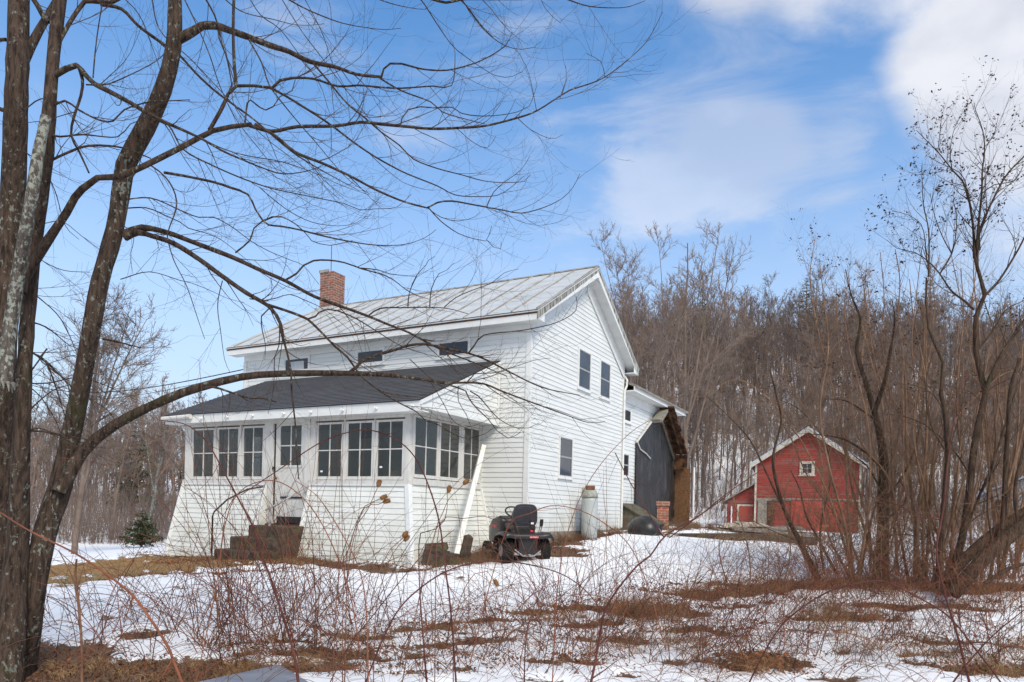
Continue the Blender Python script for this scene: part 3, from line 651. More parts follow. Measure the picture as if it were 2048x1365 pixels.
for i, (a, c) in enumerate(units): porch_window(PF, a, c, 1.02, 2.12, stk={3: [(-3.49, 1.12)], 5: [(-1.93, 1.2)]}.get(i, ()))
for (a, c) in RU: porch_window(lambda s, t, o: (X1+o, s, t), a, c, 1.075, 2.21)
for (a, c) in RU: porch_window(lambda s, t, o: (X0-o, s, t), a, c, 1.075, 2.21)
# door
b = MB(); dz0, dz1 = .03, 2.19; gx0, gx1, gz0, gz1 = doorL+.155, doorR-.11, 1.27, 2.12; y0, y1 = PY-.02, PY+.02
b.box(doorL+.03, gx0, y0, y1, dz0, dz1); b.box(gx1, doorR, y0, y1, dz0, dz1); b.box(gx0, gx1, y0, y1, gz1, dz1); b.box(gx0, gx1, y0, y1, dz0, gz0)
b.box((gx0+gx1)/2-.012, (gx0+gx1)/2+.012, y0+.006, y1-.006, gz0, gz1); b.box(gx0, (gx0+gx1)/2-.012, y0+.006, y1-.006, 1.68, 1.705); b.box((gx0+gx1)/2+.012, gx1, y0+.006, y1-.006, 1.68, 1.705)
b.box(gx0-.02, gx1+.02, y0-.012, y0, gz0-.05, gz0-.01); b.box(gx0+.02, gx1-.02, y0-.006, y0, .62, 1.1); b.box(gx0+.02, gx1-.02, y0-.006, y0, .12, .5)
d = b.build('porch_door', 'old_trim', H)
b = MB(); b.box(gx0, gx1, PY-.002, PY+.001, gz0, gz1); b.build('pane', 'glass', d)
b = MB(); b.lathe([(.03, -.02), (.034, 0), (.02, .02), (.012, .05)], 12, (0, 0, 0), 'z'); h = b.build('handle', 'rusty', d); h.rotation_euler = (R(-90), 0, 0); h.location = (doorL+.08, y0-.05, 1.0)
b = MB(); b.box(doorL+.0, doorL+.022, PY-.03, PY-.018, .2, 2.17); b.box(doorL-.02, doorL+.05, PY-.07, PY-.056, 1.18, 1.24); b.build('latch', 'black_small', d)
b = MB(); b.box(gx0+.05, gx1+.06, y0-.016, y0-.012, .56, .60); b.build('slot', 'black_small', d); b = MB(); b.box(gx0, gx1+.08, y0-.05, y0-.03, .03, .17); b.build('kick_gap', 'black_small', d)
# house number
for chx, s, dx in (('1', 1, -4.50), ('0', 1, -4.435), ('5', 1, -4.36)):
    cu = bpy.data.curves.new('digit', 'FONT'); cu.body = chx; cu.size = .17; cu.extrude = .006; cu.shear = .25
    to = bpy.data.objects.new('tmp', cu); col.objects.link(to); bpy.context.view_layer.update()
    me = bpy.data.meshes.new_from_object(to); bpy.data.objects.remove(to); me.materials.clear(); me.materials.append(MATS['rust_number'])
    no = bpy.data.objects.new('house_number', me); col.objects.link(no); no.parent = H; no.rotation_euler = (R(90), 0, 0); no.location = (dx, PY-.064, 2.265)
# flared skirt walls
FL, ZB_, ZT_ = .42, -.80, .872
def kk(t): return (ZT_-t)/(ZT_-ZB_)*FL*1.08
b = MB()
SK = lambda s, t, o: (s, PY-.03-kk(t)-o, t)
siding(b, [(X0-.03, ZB_), (-5.0, ZB_), (-5.0, ZT_), (X0, ZT_)], SK); siding(b, [(-3.72, ZB_), (X1+kk(ZB_), ZB_), (X1, ZT_), (-3.72, ZT_)], SK)
siding(b, [(PY-.03-kk(ZB_), ZB_), (-.0, ZB_), (-.0, ZT_), (PY-.03, ZT_)], lambda s, t, o: (X1+.02+kk(t)+o, s, t))
siding(b, [(PY-.03-kk(ZB_), ZB_), (-.0, ZB_), (-.0, ZT_), (PY-.03, ZT_)], lambda s, t, o: (X0-.02-o, s, t))
for x in (-5.0, -3.72): b.prism([(x-.01, PY+.05, ZT_), (x-.01, PY-.03, ZT_), (x-.01, PY-.03-kk(ZB_), ZB_), (x-.01, PY+.05, ZB_)], (.02, 0, 0))
b.box(X0, -5.0, PY+.01, PY+.05, -.8, .88); b.box(-3.72, X1, PY+.01, PY+.05, -.8, .88); b.box(X0, X0+.04, PY+.06, 0, -.8, .88); b.box(X1-.04, X1, PY+.06, 0, -.8, .88)
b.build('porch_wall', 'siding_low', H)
for sx, xx in ((1, X1), (-1, X0)):
    b = MB(); a = Vector((xx+sx*.02, PY-.045, ZT_)); fl_ = kk(ZB_) if sx > 0 else 0; c = Vector((xx+sx*(fl_+.02), PY-.045-kk(ZB_), ZB_))
    b.bar(a+Vector((-sx*.03, -.012, 0)), c+Vector((-sx*.03, -.012, 0)), .10, .03, up=(0, 1, .27)); b.bar(a+Vector((sx*.012, .03, 0)), c+Vector((sx*.012, .03, 0)), .03, .08, up=(0, 1, .27)); b.build('corner_board', 'trim', H)
    b = MB(); b.bar((xx+sx*.045, -.025, ZT_+.02), (xx+sx*(fl_+.045), -.025, ZB_), .05, .05, up=(0, 1, 0)); b.build('corner_board', 'trim', H)
b = MB()
for x in (-5.0, -3.72): b.bar((x, PY-.05, ZT_), (x, PY-.05-kk(ZB_), ZB_), .03, .04, up=(1, 0, 0))
b.box(X0-.02, -5.0, PY-.075, PY-.03, .84, .874); b.box(-3.72, X1+.02, PY-.075, PY-.03, .84, .874)
b.build('porch_trim', 'trim', H)
b = MB(); b.box(-5.0, -3.72, PY-.02, PY+.04, -.8, -.0); b.build('doorway_riser', 'black_small', H)
b = MB(); b.box(-4.9, -3.8, PY-.16, PY-.05, -.06, .01); b.box(-4.85, -3.85, PY-.25, PY-.10, -.2, -.14); b.build('threshold', 'rotten_wood', H)
# porch roof
RX0, RX1, RY, RZ0, RZ1 = -8.06, -.75, -2.99, 2.45, 3.76
RL = math.hypot(RY, RZ1-RZ0); ca_, sa_ = -RY/RL, (RZ1-RZ0)/RL
b = MB(); b.prism([(RX0, RY, RZ0-.04), (RX0, 0, RZ1-.04), (RX0, 0, RZ1), (RX0, RY, RZ0)], (RX1-RX0, 0, 0))
siding(b, [(RX0-.02, -.04), (RX1+.02, -.04), (RX1+.02, RL), (RX0-.02, RL)], lambda s, t, o: (s, RY+t*ca_-o*sa_, RZ0+t*sa_+o*ca_+.004), course=.135, lip=.011)
pr = b.build('porch_roof', 'shingle', H)
b = MB(); b.box(RX0, RX1, RY-.005, RY+.02, 2.24, 2.43); b.box(RX0, RX1, RY+.021, PY-.04, 2.24, 2.262)
b.box(RX0+.01, RX0+.03, RY+.03, -.01, 2.24, 2.44); b.prism([(RX0+.01, RY+.02, 2.24), (RX0+.01, -.01, 2.3), (RX0+.01, -.01, RZ1-.06), (RX0+.01, RY+.02, RZ0-.06)], (.02, 0, 0))
b.prism([(RX1-.002, RY, RZ0-.015), (RX1-.002, 0, RZ1-.015), (RX1-.002, 0, RZ1-.10), (RX1-.002, RY, RZ0-.09)], (.03, 0, 0))
b.box(X1+.05, RX1-.02, RY+.04, -.02, 2.33, 2.345); b.box(RX1-.01, RX1+.022, RY+.03, -.04, 2.30, 2.36); b.box(RX1-.005, RX1+.03, -.07, -.03, 2.32, 3.70)
b.box(X0-.30, X0-.04, RY+.04, -.02, 2.33, 2.345)
b.build('porch_fascia', 'trim', H)
b = MB(); siding(b, [(RY+.02, 2.362), (-.03, 2.362), (-.03, RZ1-.07), (RY+.02, RZ0-.06)], lambda s, t, o: (RX1-.018+o, s, t)); b.build('porch_gable', 'siding', H)
b = MB(); b.tube([(RX0-.02, RY-.06, 2.36), (-7.1, RY-.06, 2.38)], .055, 10); b.build('gutter', 'old_trim', H)
for k in range(8):
    b = MB(); x = -6.75+k*.83+rnd.uniform(-.06, .06); b.lathe([(.006, 0), (.028, .01), (.028, .03), (.012, .05), (.02, .07)], 10, (0, 0, 0)); h = b.build('gutter_hook', 'white_small', H); h.location = (x, RY-.008, 2.32); h.rotation_euler = (R(70), 0, 0)
cmr = MB(); cmr.box(-.04, .04, -.05, .07, -.03, .03); cmr.tube([(0, .07, 0), (0, .14, 0)], .02, 8); co = cmr.build('security_camera', 'white_small', None, bevel=.008)
tag(co, 'small white security camera with a black lens under the porch eave', 'camera'); co.location = hw(-1.44, PY-.17, 2.27); co.rotation_euler = (0, R(8), -YAW-R(35))
ln = MB(); ln.box(-.032, .032, -.075, -.051, -.025, .025); ln.build('lens', 'black_small', co)
# inside the porch
b = MB(); b.box(-4.95, -3.98, -.075, -.02, .03, 2.45); ind = b.build('inner_door', 'inner_wall', H)
b = MB(); n = 14; b.prism([(-4.42+.22*math.cos(math.pi*i/n), -.09, 2.12+.24*math.sin(math.pi*i/n)) for i in range(n+1)], (0, .01, 0)); b.build('fan_light', 'dark_inside', ind)
tb = thing('wooden_table', 'low wooden table standing inside the glazed porch by its side windows', 'table', hw(-1.75, -1.6, .03), -YAW)
b = MB(); b.box(-.32, .32, -.9, .9, .84, .88); b.build('table_top', 'box_board', tb)
for sx in (-.27, .27):
    for sy in (-.84, .84): b = MB(); b.box(sx-.025, sx+.025, sy-.025, sy+.025, 0, .84); b.build('leg', 'box_board', tb)
b = MB(); b.box(-.2, .2, -.24, .24, 0, .23); b.box(-.21, .21, -.25, .25, .23, .25); o = b.build('cardboard_box', 'box_board', None); o.location = hw(-1.7, -2.1, .91); o.rotation_euler = (0, 0, -YAW+.1)
tag(o, 'brown cardboard box on the table behind the first side window of the porch', 'box')
b = MB(); b.box(-.2, .2, -.26, .26, 0, .13); b.box(-.215, .215, -.275, .275, .13, .16); o = b.build('storage_crate', 'crate', None); o.location = hw(-1.7, -1.25, .91); o.rotation_euler = (0, 0, -YAW)
tag(o, 'flat pale green crate on the table behind the middle side window of the porch', 'crate')

# ------------------------------------------------------------------ things round the house
def gpt(x, y): return Vector((x, y, g1(x, y)))
# entry steps
st = thing('entry_steps', 'dark weathered stone steps in front of the porch door', 'steps', hw(-3.9, -3.2, -.75), -YAW)
for (a, c, f_, zt) in ((-.74, .27, -.30, .74), (-1.02, .24, -.52, .50), (-1.22, .05, -.74, .24)):
    b = MB(); b.box(a, c, f_, .45, -.4, zt)
    o = b.build('step', 'dark_stone', st, bevel=.03)
def railing(name, label, pts, r=.016, group=None):
    b = MB(); b.tube(pts, r, 8); o = b.build(name, 'steel' if 'blue' in label else 'black_small', None, smooth=True); tag(o, label, 'handrail', group); return o
q = [hw(-5.02, PY-.12, .80), hw(-5.25, -3.0, .74), hw(-5.40, -3.4, .50), hw(-5.52, -3.62, .24), hw(-5.53, -3.65, .15), hw(-5.53, -3.65, -.85)]
railing('handrail', 'black bent pipe handrail on the left side of the entry steps', q, .018)
q = [hw(-3.70, PY-.10, .82), hw(-4.0, -3.35, .42), hw(-4.05, -3.5, .28), hw(-3.98, -3.52, .22)]
o = railing('handrail', 'grey-blue metal handrail slanting across in front of the porch door', [hw(-3.72, PY-.09, .84), hw(-4.1, -3.2, .44), hw(-4.24, -3.42, .30)], .022)
b = MB(); b.tube([hw(-4.06, -3.46, .33), hw(-4.05, -3.48, -.9)], .022, 8); pp = b.build('post', 'steel', o)
# leaning white board
gb = hw(-.28, -2.4); gb.z = g1(gb.x, gb.y); tp = hw(-.97, -.24, 1.86)
b = MB(); d = tp-gb; b.obox((tp+gb)/2, d/2, d.cross(Vector((0, 1, 0))).normalized()*.045, Vector((.3, -.9, .1)).normalized()*.012)
b.obox((tp+gb)/2+d.cross(Vector((0, 1, 0))).normalized()*.05, d/2, d.cross(Vector((0, 1, 0))).normalized()*.012, Vector((.3, -.9, .1)).normalized()*.05)
tag(b.build('leaning_board', 'pale_board', None), 'long white board leaning against the porch side by the corner of the house', 'board')
# stones at the porch corner
for i, (px, py, sx, sy, sz, tilt, lab) in enumerate(((850, 1122, .24, .15, .26, .05, 'squarish dark stone block lying on the ground at the porch corner'), (872, 1106, .20, .16, .17, .1, 'low mossy stone block between the porch corner and the leaning slab'),
        (848, 1100, .22, .13, .12, -.1, 'flat dark stone balanced on the block at the porch corner'), (884, 1112, .13, .09, .42, .25, 'pointed stone slab standing on end beside the leaning board'))):
    p = hw(*((-.42, -2.85), (-.36, -2.45), (-.44, -2.8), (-.28, -2.15))[i]); p.z = g1(p.x, p.y); m = bmesh.new(); bmesh.ops.create_cube(m, size=2); bmesh.ops.subdivide_edges(m, edges=m.edges, cuts=3, use_grid_fill=True)
    for v in m.verts:
        c = Vector(v.co); l = c.normalized(); c = c*.8+l*.35
        if i == 3: c.x *= 1-.35*(c.z+1)/2
        nn = mn.noise(c*1.3+Vector((i*5, 0, 0)))*.16; c += c.normalized()*nn; v.co = (c.x*sx*.85, c.y*sy*.85, (c.z+.8)*sz*.7)
    me = bpy.data.meshes.new('stone_block'); m.to_mesh(me); m.free(); me.materials.append(MATS['dark_stone']); o = bpy.data.objects.new('stone_block', me); col.objects.link(o)
    o.location = p+Vector((0, .1, .27 if i == 2 else -.03)); o.rotation_euler = (0, tilt, -YAW+i*.3); tag(o, lab, 'stone', 'stones at the porch corner')
# gas cylinder
tp = hw(.42, 2.62); tz = g1(tp.x, tp.y)
t = thing('gas_cylinder', 'tall pale grey gas cylinder standing against the gable wall', 'gas cylinder', (tp.x, tp.y, tz-.02))
b = MB(); b.lathe([(.15, 0), (.195, .03), (.20, .1), (.20, .98), (.185, 1.05), (.13, 1.09)], 28); b.build('tank', 'tank_paint', t, smooth=True)
b = MB(); b.lathe([(.205, 1.06), (.20, 1.09), (.165, 1.22), (.15, 1.245)], 24); b.build('collar', 'tank_cap', t, smooth=True)
b = MB(); b.box(-.11, .11, -.11, .11, 1.245, 1.36); b.build('valve_cover', 'rusty', t, bevel=.02)
tp = hw(.15, 3.2); b = MB(); b.box(-.04, .05, -.20, .20, 0, 1.36); b.prism([(-.04, -.2, 1.36), (.05, -.2, 1.36), (.05, .2, 1.41), (-.04, .2, 1.41)], (0, 0, .01)); o = b.build('white_panel', 'trim', None, bevel=.01)  # plain white panel, not insulation
o.location = (tp.x, tp.y, g1(tp.x, tp.y)-.02); o.rotation_euler = (0, 0, -YAW); tag(o, 'narrow white board standing behind the gas cylinder against the wall', 'board')
# cellar hatch
t = thing('cellar_hatch', 'mossy sloping wooden cellar hatch against the rear wing', 'hatch', hw(0, 6.1, 0), -YAW)
b = MB(); b.prism([(.02, 0, -.2), (.95, 0, -.2), (.95, 0, .14), (.02, 0, .66)], (0, 1.2, 0)); b.build('hatch_wall', 'mossy_wood', t)
for k in range(2):
    b = MB(); b.prism([(.0, -.06+k*.66, .685), (1.02, -.06+k*.66, .12), (1.02, -.06+k*.66, .16), (.0, -.06+k*.66, .725)], (0, .64, 0)); b.build('hatch_door', 'mossy_wood', t)
# overturned black tub, sticks, brick pillar, conduit
p = ground_hit(1283, 1073); m = MB(); n = 26; prof = [(1, 0), (.99, .10), (.93, .25), (.80, .40), (.55, .50), (.2, .54), (0.01, .545)]
m.lathe([(1.07, -.02), (1.09, .0), (1.07, .03), (1.0, .035)]+prof, n); o = m.build('plastic_tub', 'black_plastic', None, smooth=True); o.scale = (.40, .50, .78); o.location = p+Vector((.12, .2, .08)); o.rotation_euler = (R(8), R(-32), R(20))
tag(o, 'black plastic tub lying tipped over in the snow by the cellar hatch', 'tub')
p = ground_hit(1322, 1078)
for i in range(9):
    a = rnd.uniform(0, 6.28); l = rnd.uniform(.35, .75); c = p+Vector((rnd.uniform(-.3, .35), rnd.uniform(-.1, .4), rnd.uniform(.03, .22))); dv = Vector((math.cos(a), math.sin(a)*.5, rnd.uniform(-.25, .5)))*l/2
    b = MB(); b.tube([c-dv, c+Vector((0, 0, rnd.uniform(-.03, .05))), c+dv], [.028, .022, .012], 6); o = b.build('stick', 'grey_wood' if i % 2 else 'twig_tan', None, smooth=True)
    tag(o, 'weathered '+('tan' if i % 2 == 0 else 'grey')+' broken stick in the heap between the black tub and the brick pillar', 'stick', 'sticks heaped by the brick pillar')
p = at(1325, 1052, 21.5); p.z = g1(p.x, p.y)
b = MB(); b.box(-.17, .17, -.17, .17, -.1, .82); b.box(-.20, .20, -.20, .20, .78, .93); o = b.build('brick_pillar', 'bright_brick', None); o.location = p; o.rotation_euler = (0, 0, -.2); tag(o, 'short red brick pillar standing in front of the black plastic wall', 'pillar')
b = MB(); b.tube([(0, 0, -.1), (0, 0, 2.0), (.0, -.01, 2.15)], .035, 8); o = b.build('white_pipe', 'white_small', None); tp = hw(.72, 11.72); o.location = (tp.x, tp.y, g1(tp.x, tp.y)); tag(o, 'thin white upright pipe beside the brown board wall', 'pipe')
# sheet of metal in the front left
g0 = ground_hit(500, 1340)
b = MB(); pts = [at(362, 1385, 5.6), at(470, 1296, 6.0), at(560, 1290, 6.3), at(640, 1385, 5.5)]
for p in pts: p.z = g1(p.x, p.y)+.10
b.prism(pts, (0, 0, .012)); tag(b.build('sheet_metal', 'sheet_metal', None), 'bent blue-grey metal sheet lying among brambles at the bottom left', 'metal sheet')

# ------------------------------------------------------------------ riding mower
mp = at(1047, 1108, 13.5); mz = g1(mp.x, mp.y)
M = thing('riding_mower', 'black riding lawn mower with a high-backed seat parked at the house corner', 'lawn mower', (mp.x, mp.y, mz-.02), R(20))   # local +y is forward
def wheel(x, y, r_, w_, rim):
    b = MB(); prof = [(rim, -w_/2*.8), (r_*.8, -w_/2), (r_*.95, -w_/2*.86), (r_, -w_/2*.5), (r_, w_/2*.5), (r_*.95, w_/2*.86), (r_*.8, w_/2), (rim, w_/2*.8)]
    b.lathe(prof, 30, (0, 0, 0), 'x')
    for k in range(30):
        a = 2*math.pi*k/30
        for s in (-1, 0, 1):
            aa = a+(.1 if s == 0 else 0); c = Vector((s*w_*.28, math.cos(aa)*r_, math.sin(aa)*r_)); n_ = Vector((0, math.cos(aa), math.sin(aa))); t_ = Vector((0, -math.sin(aa), math.cos(aa)))
            b.obox(c, Vector((w_*.11, 0, 0)), t_*r_*.065, n_*.012)
    o = b.build('wheel', 'tyre', M); o.location = (x, y, r_)
    b = MB(); b.lathe([(rim*.3, -w_*.30), (rim*.9, -w_*.34), (rim, -w_*.42)], 20, (0, 0, 0), 'x'); b.lathe([(rim, w_*.42), (rim*.9, w_*.34), (rim*.3, w_*.30)], 20, (0, 0, 0), 'x'); b.build('rim', 'steel', o)
wheel(-.37, 0, .245, .22, .11); wheel(.37, 0, .245, .22, .11); wheel(-.33, 1.22, .18, .14, .08); wheel(.33, 1.22, .18, .14, .08)
def blobmesh(name, m_, parent, rows, bevel=.03, sub=1):
    """loft through rectangular rows (y, x half width, z low, z high)"""
    vs = []; fs = []
    for (y, hx, z0, z1) in rows: vs += [(-hx, y, z0), (hx, y, z0), (hx, y, z1), (-hx, y, z1)]
    for i in range(len(rows)-1):
        for k in range(4): fs.append((i*4+k, i*4+(k+1) % 4, (i+1)*4+(k+1) % 4, (i+1)*4+k))
    fs += [(3, 2, 1, 0), tuple((len(rows)-1)*4+k for k in range(4))]
    b = MB(); b.add(vs, fs); o = b.build(name, m_, parent, bevel=bevel); return o
blobmesh('rear_body', 'black_plastic', M, [(-.24, .19, .20, .56), (-.16, .20, .16, .58), (.35, .20, .18, .58)], .02)
blobmesh('hood', 'black_plastic', M, [(.62, .25, .33, .84), (.80, .26, .33, .90), (1.2, .25, .33, .84), (1.5, .21, .35, .72), (1.58, .16, .38, .62)], .05)
blobmesh('footrest', 'black_plastic', M, [(.10, .42, .26, .31), (.65, .42, .24, .28)], .01)
blobmesh('mower_deck', 'black_plastic', M, [(.28, .40, .08, .20), (.45, .52, .08, .22), (.85, .52, .08, .22), (1.0, .38, .08, .20)], .03)
b = MB()            # fender pan, one curved sheet over both wheels
n = 18; vs = []; fs = []
for i in range(n+1):
    x = -.50+1.0*i/n; ax = abs(x); z = .585 if ax < .30 else .585+.02*math.sin((ax-.30)/.2*math.pi)-(.05 if ax > .47 else 0)
    for (y, dz) in ((-.30, -.10), (-.285, -.03), (-.24, 0), (.0, .012), (.26, -.02), (.34, -.12), (.36, -.22)): vs.append((x, y, z+dz))
for i in range(n):
    for j in range(6): fs.append((i*7+j, (i+1)*7+j, (i+1)*7+j+1, i*7+j+1))
b.add(vs, fs); o = b.build('fender', 'black_plastic', M, smooth=True); md = o.modifiers.new('th', 'SOLIDIFY'); md.thickness = .018
b = MB(); n = 16; pro = []    # seat back: rounded shield outline, hollow behind
def shield(sx, sz, z0): 
    out = []
    for i in range(28):
        a = 2*math.pi*i/28; ca2, sa2 = math.cos(a), math.sin(a); out.append((sx*math.copysign(abs(ca2)**.5, ca2), z0+sz*math.copysign(abs(sa2)**.55, sa2)))
    return out
rows = [(.0, .9, .9), (-.05, .985, .985), (-.02, 1, 1), (.07, 1.0, .99), (.10, .93, .93)]
vs = []; fs = []
for (yy, kx, kz) in [(-.055, .78, .76), (-.05, .84, .82), (-.055, .93, .93), (-.035, 1, 1), (.04, 1, 1), (.07, .93, .93)]:
    for (x, z) in shield(.245*kx, .215*kz, .92): vs.append((x*(1+.10*(.92-z)/.2), .03+yy-(z-.7)*.22, z))
for i in range(5):
    for k in range(28): fs.append((i*28+k, i*28+(k+1) % 28, (i+1)*28+(k+1) % 28, (i+1)*28+k))
fs += [tuple(range(28)), tuple(5*28+k for k in range(28))[::-1]]
b.add(vs, fs)
for k in range(7): b.bar((-.15+k*.05, -.048, .80), (-.15+k*.05, -.095, 1.03), .016, .012)
b.build('seat_back', 'seat_vinyl', M)
b = MB(); b.obox((0, .22, .70), (.24, 0, 0), (0, .24, .02), (0, -.005, .05)); b.build('seat', 'seat_vinyl', M, bevel=.03)
b = MB(); b.box(-.16, .16, -.02, .28, .585, .66); b.box(-.21, -.17, -.03, .02, .585, .80); b.box(.17, .21, -.03, .02, .585, .80); b.build('seat_support', 'black_small', M)
b = MB(); b.box(.10, .155, -.10, -.095, .755, .79); b.build('sticker', 'white_small', M)
b = MB(); b.lathe([(.001, 0), (.034, .01), (.038, .03), (.001, .05)], 12, (.09, -.16, .60)); b.build('fuel_cap', 'red_paint_small', M)
b = MB(); b.box(.0, .17, -.318, -.312, .50, .535); lb = b.build('badge', 'red_paint_small', M)
cu = bpy.data.curves.new('t', 'FONT'); cu.body = 'CRAFTSMAN'; cu.size = .031; cu.extrude = .001; cu.align_x = 'CENTER'
to = bpy.data.objects.new('tmp', cu); col.objects.link(to); bpy.context.view_layer.update(); me = bpy.data.meshes.new_from_object(to); bpy.data.objects.remove(to); me.materials.clear(); me.materials.append(MATS['white_small'])
no = bpy.data.objects.new('lettering', me); col.objects.link(no); no.parent = lb; no.rotation_euler = (R(90), 0, 0); no.location = (.085, -.3195, .507)
for s in (-1, 1): b = MB(); b.box(s*.262-.003, s*.262+.003, .85, 1.2, .66, .71); b.build('hood_badge', 'red_paint_small', M)
b = MB(); n = 20; b.tube([(.17*math.cos(2*math.pi*k/n), .60+.12*math.sin(2*math.pi*k/n), .98+.10*math.sin(2*math.pi*k/n)) for k in range(n+1)], .016, 8); b.tube([(0, .60, .98), (0, .78, .80)], .02, 8); b.bar((-.16, .6, .98), (.16, .6, .98), .03, .015); b.build('steering_wheel', 'black_plastic', M, smooth=True)
for (x, y, zt) in ((.40, .18, .86), (.46, .24, .85)):
    b = MB(); b.tube([(x-.03, y, .58), (x, y, .72)], .007, 6); b.tube([(x, y, .70), (x+.008, y, .73), (x+.014, y, .82), (x+.016, y, .85)], [.012, .018, .02, .014], 8); b.build('lever', 'black_small', M)
b = MB(); b.tube([(-.37, 0, .245), (.37, 0, .245)], .03, 8); b.bar((-.28, -.2, .2), (.28, -.2, .2), .02, .05); b.bar((0, -.32, .19), (0, -.1, .19), .05, .012); b.tube([(-.26, -.22, .28), (-.1, -.24, .16), (.12, -.24, .16), (.26, -.22, .26)], .014, 6); b.build('axle', 'steel', M)
b = MB(); b.tube([(.42, .5, .14), (.66, .35, .13)], [.05, .04], 10); b.build('chute', 'tank_cap', M)

# ------------------------------------------------------------------ the red barn
BY = 45.; bl = at(1506, 1062, BY); br_ = at(1716, 1062, BY); bw = br_.x-bl.x; bz = g1((bl.x+br_.x)/2, BY)-.05; bw *= .93
B = thing('red_barn', 'weathered red clapboard barn with a small white framed window in its gable', 'barn', ((bl.x+br_.x)/2, BY, bz), -math.atan2((bl.x+br_.x)/2, BY)+.03)
hwid = bw/2; ez = at(1600, 925, BY).z-bz-.1; az_ = at(1607, 862, BY).z-bz
BF = lambda s, t, o: (s, -o, t)
b = MB(); b.prism([(-hwid, .01, -.5), (hwid, .01, -.5), (hwid, .01, ez), (0, .01, az_), (-hwid, .01, ez)], (0, 9, 0)); siding(b, [(-hwid+.1, 2.15), (hwid-.1, 2.15), (hwid-.1, ez), (0, az_), (-hwid+.1, ez)], BF, .14, .025); siding(b, [(.35-hwid+.9, -.3), (hwid-.1, -.3), (hwid-.1, 2.0), (.35-hwid+.9, 2.0)], BF, .14, .02)
b.build('wall', 'barn_red', B)
b = MB(); sp = (az_-ez)/hwid; ov = .35
for s in (-1, 1):
    b.prism([(0, -.42, az_+.16), (s*(hwid+ov), -.42, ez-ov*sp+.16), (s*(hwid+ov), -.42, ez-ov*sp+.24), (0, -.42, az_+.24)], (0, 9.9, 0))
b.build('roof', 'barn_metal', B)
b = MB()
for s in (-1, 1): b.prism([(0, -.44, az_+.158), (s*(hwid+ov), -.44, ez-ov*sp+.158), (s*(hwid+ov), -.44, ez-ov*sp-.10), (0, -.44, az_-.12)], (0, .05, 0))
b.box(-hwid-.02, -hwid+.1, -.05, .0, -.3, ez-.05); b.box(hwid-.1, hwid+.02, -.05, .0, -.3, ez-.05); b.build('rake_board', 'barn_trim', B)
b = MB(); b.box(-hwid+.1, hwid-.1, -.06, -.0, 2.0, 2.15); b.box(-hwid+1.1, hwid-.5, -.16, -.06, 2.1, 2.16); b.build('door_track', 'grey_wood', B)
b = MB(); b.box(-.9, 2.2, -.11, -.03, -.2, 2.05); d = b.build('barn_door', 'barn_door_red', B); b = MB(); b.box(.1, .14, -.14, -.11, .8, 1.1); b.build('handle', 'rusty', d)
b = MB(); b.box(-hwid+.2, -hwid+.75, -.05, -.0, -.2, 2.0); b.build('plank_panel', 'grey_wood', B)
b = MB(); b.box(-hwid+.8, -hwid+1.2, -.06, -.02, -.2, 2.0); b.build('plank_panel', 'rotten_wood', B)
wx, wz = 0.0, at(1611, 937, BY).z-bz; b = MB()
for x0, x1, z0, z1 in ((-.44, -.26, -.44, .44), (.26, .44, -.44, .44), (-.26, .26, .28, .44), (-.26, .26, -.44, -.30), (-.5, .5, -.50, -.44)): b.box(wx+x0, wx+x1, -.10, -.02, wz+z0, wz+z1)
b.box(wx-.012, wx+.012, -.07, -.045, wz-.30, wz+.28); b.box(wx-.26, wx+.26, -.075, -.05, wz-.02, wz+.005); wo_ = b.build('window', 'barn_trim', B)
b = MB(); b.box(wx-.26, wx+.26, -.044, -.035, wz-.30, wz+.28); b.build('pane', 'window_glass', wo_)
lz = at(1450, 1000, BY).z-bz; l2 = at(1505, 968, BY).z-bz
b = MB(); b.prism([(-hwid-1.75, .5, -.5), (-hwid-.01, .5, -.5), (-hwid-.01, .5, l2), (-hwid-1.75, .5, lz)], (0, 4, 0)); siding(b, [(-hwid-1.7, -.3), (-hwid-.02, -.3), (-hwid-.02, l2-.05), (-hwid-1.7, lz-.03)], lambda s, t, o: (s, .49-o, t), .14, .02); b.build('leanto_wall', 'barn_red', B)
b = MB(); b.prism([(-hwid-2.1, .1, lz-.18), (-hwid, .1, l2+.06), (-hwid, .1, l2+.14), (-hwid-2.1, .1, lz-.10)], (0, 4.7, 0)); b.build('leanto_roof', 'grey_wood', B)
b = MB(); b.box(-hwid-1.1, -hwid-.98, .40, .47, 0, 1.62); b.box(-hwid-1.1, -hwid-.1, .40, .47, 1.62, 1.74); b.build('door_frame', 'barn_trim', B)
b = MB(); b.box(-hwid-.97, -hwid-.12, .42, .46, .0, 1.61); d = b.build('leanto_door', 'barn_door_red', B)
b = MB(); b.tube([(-hwid-1.45, .35, .0), (-hwid-1.45, .35, 1.6)], .05, 8); b.build('white_post', 'white_small', B)
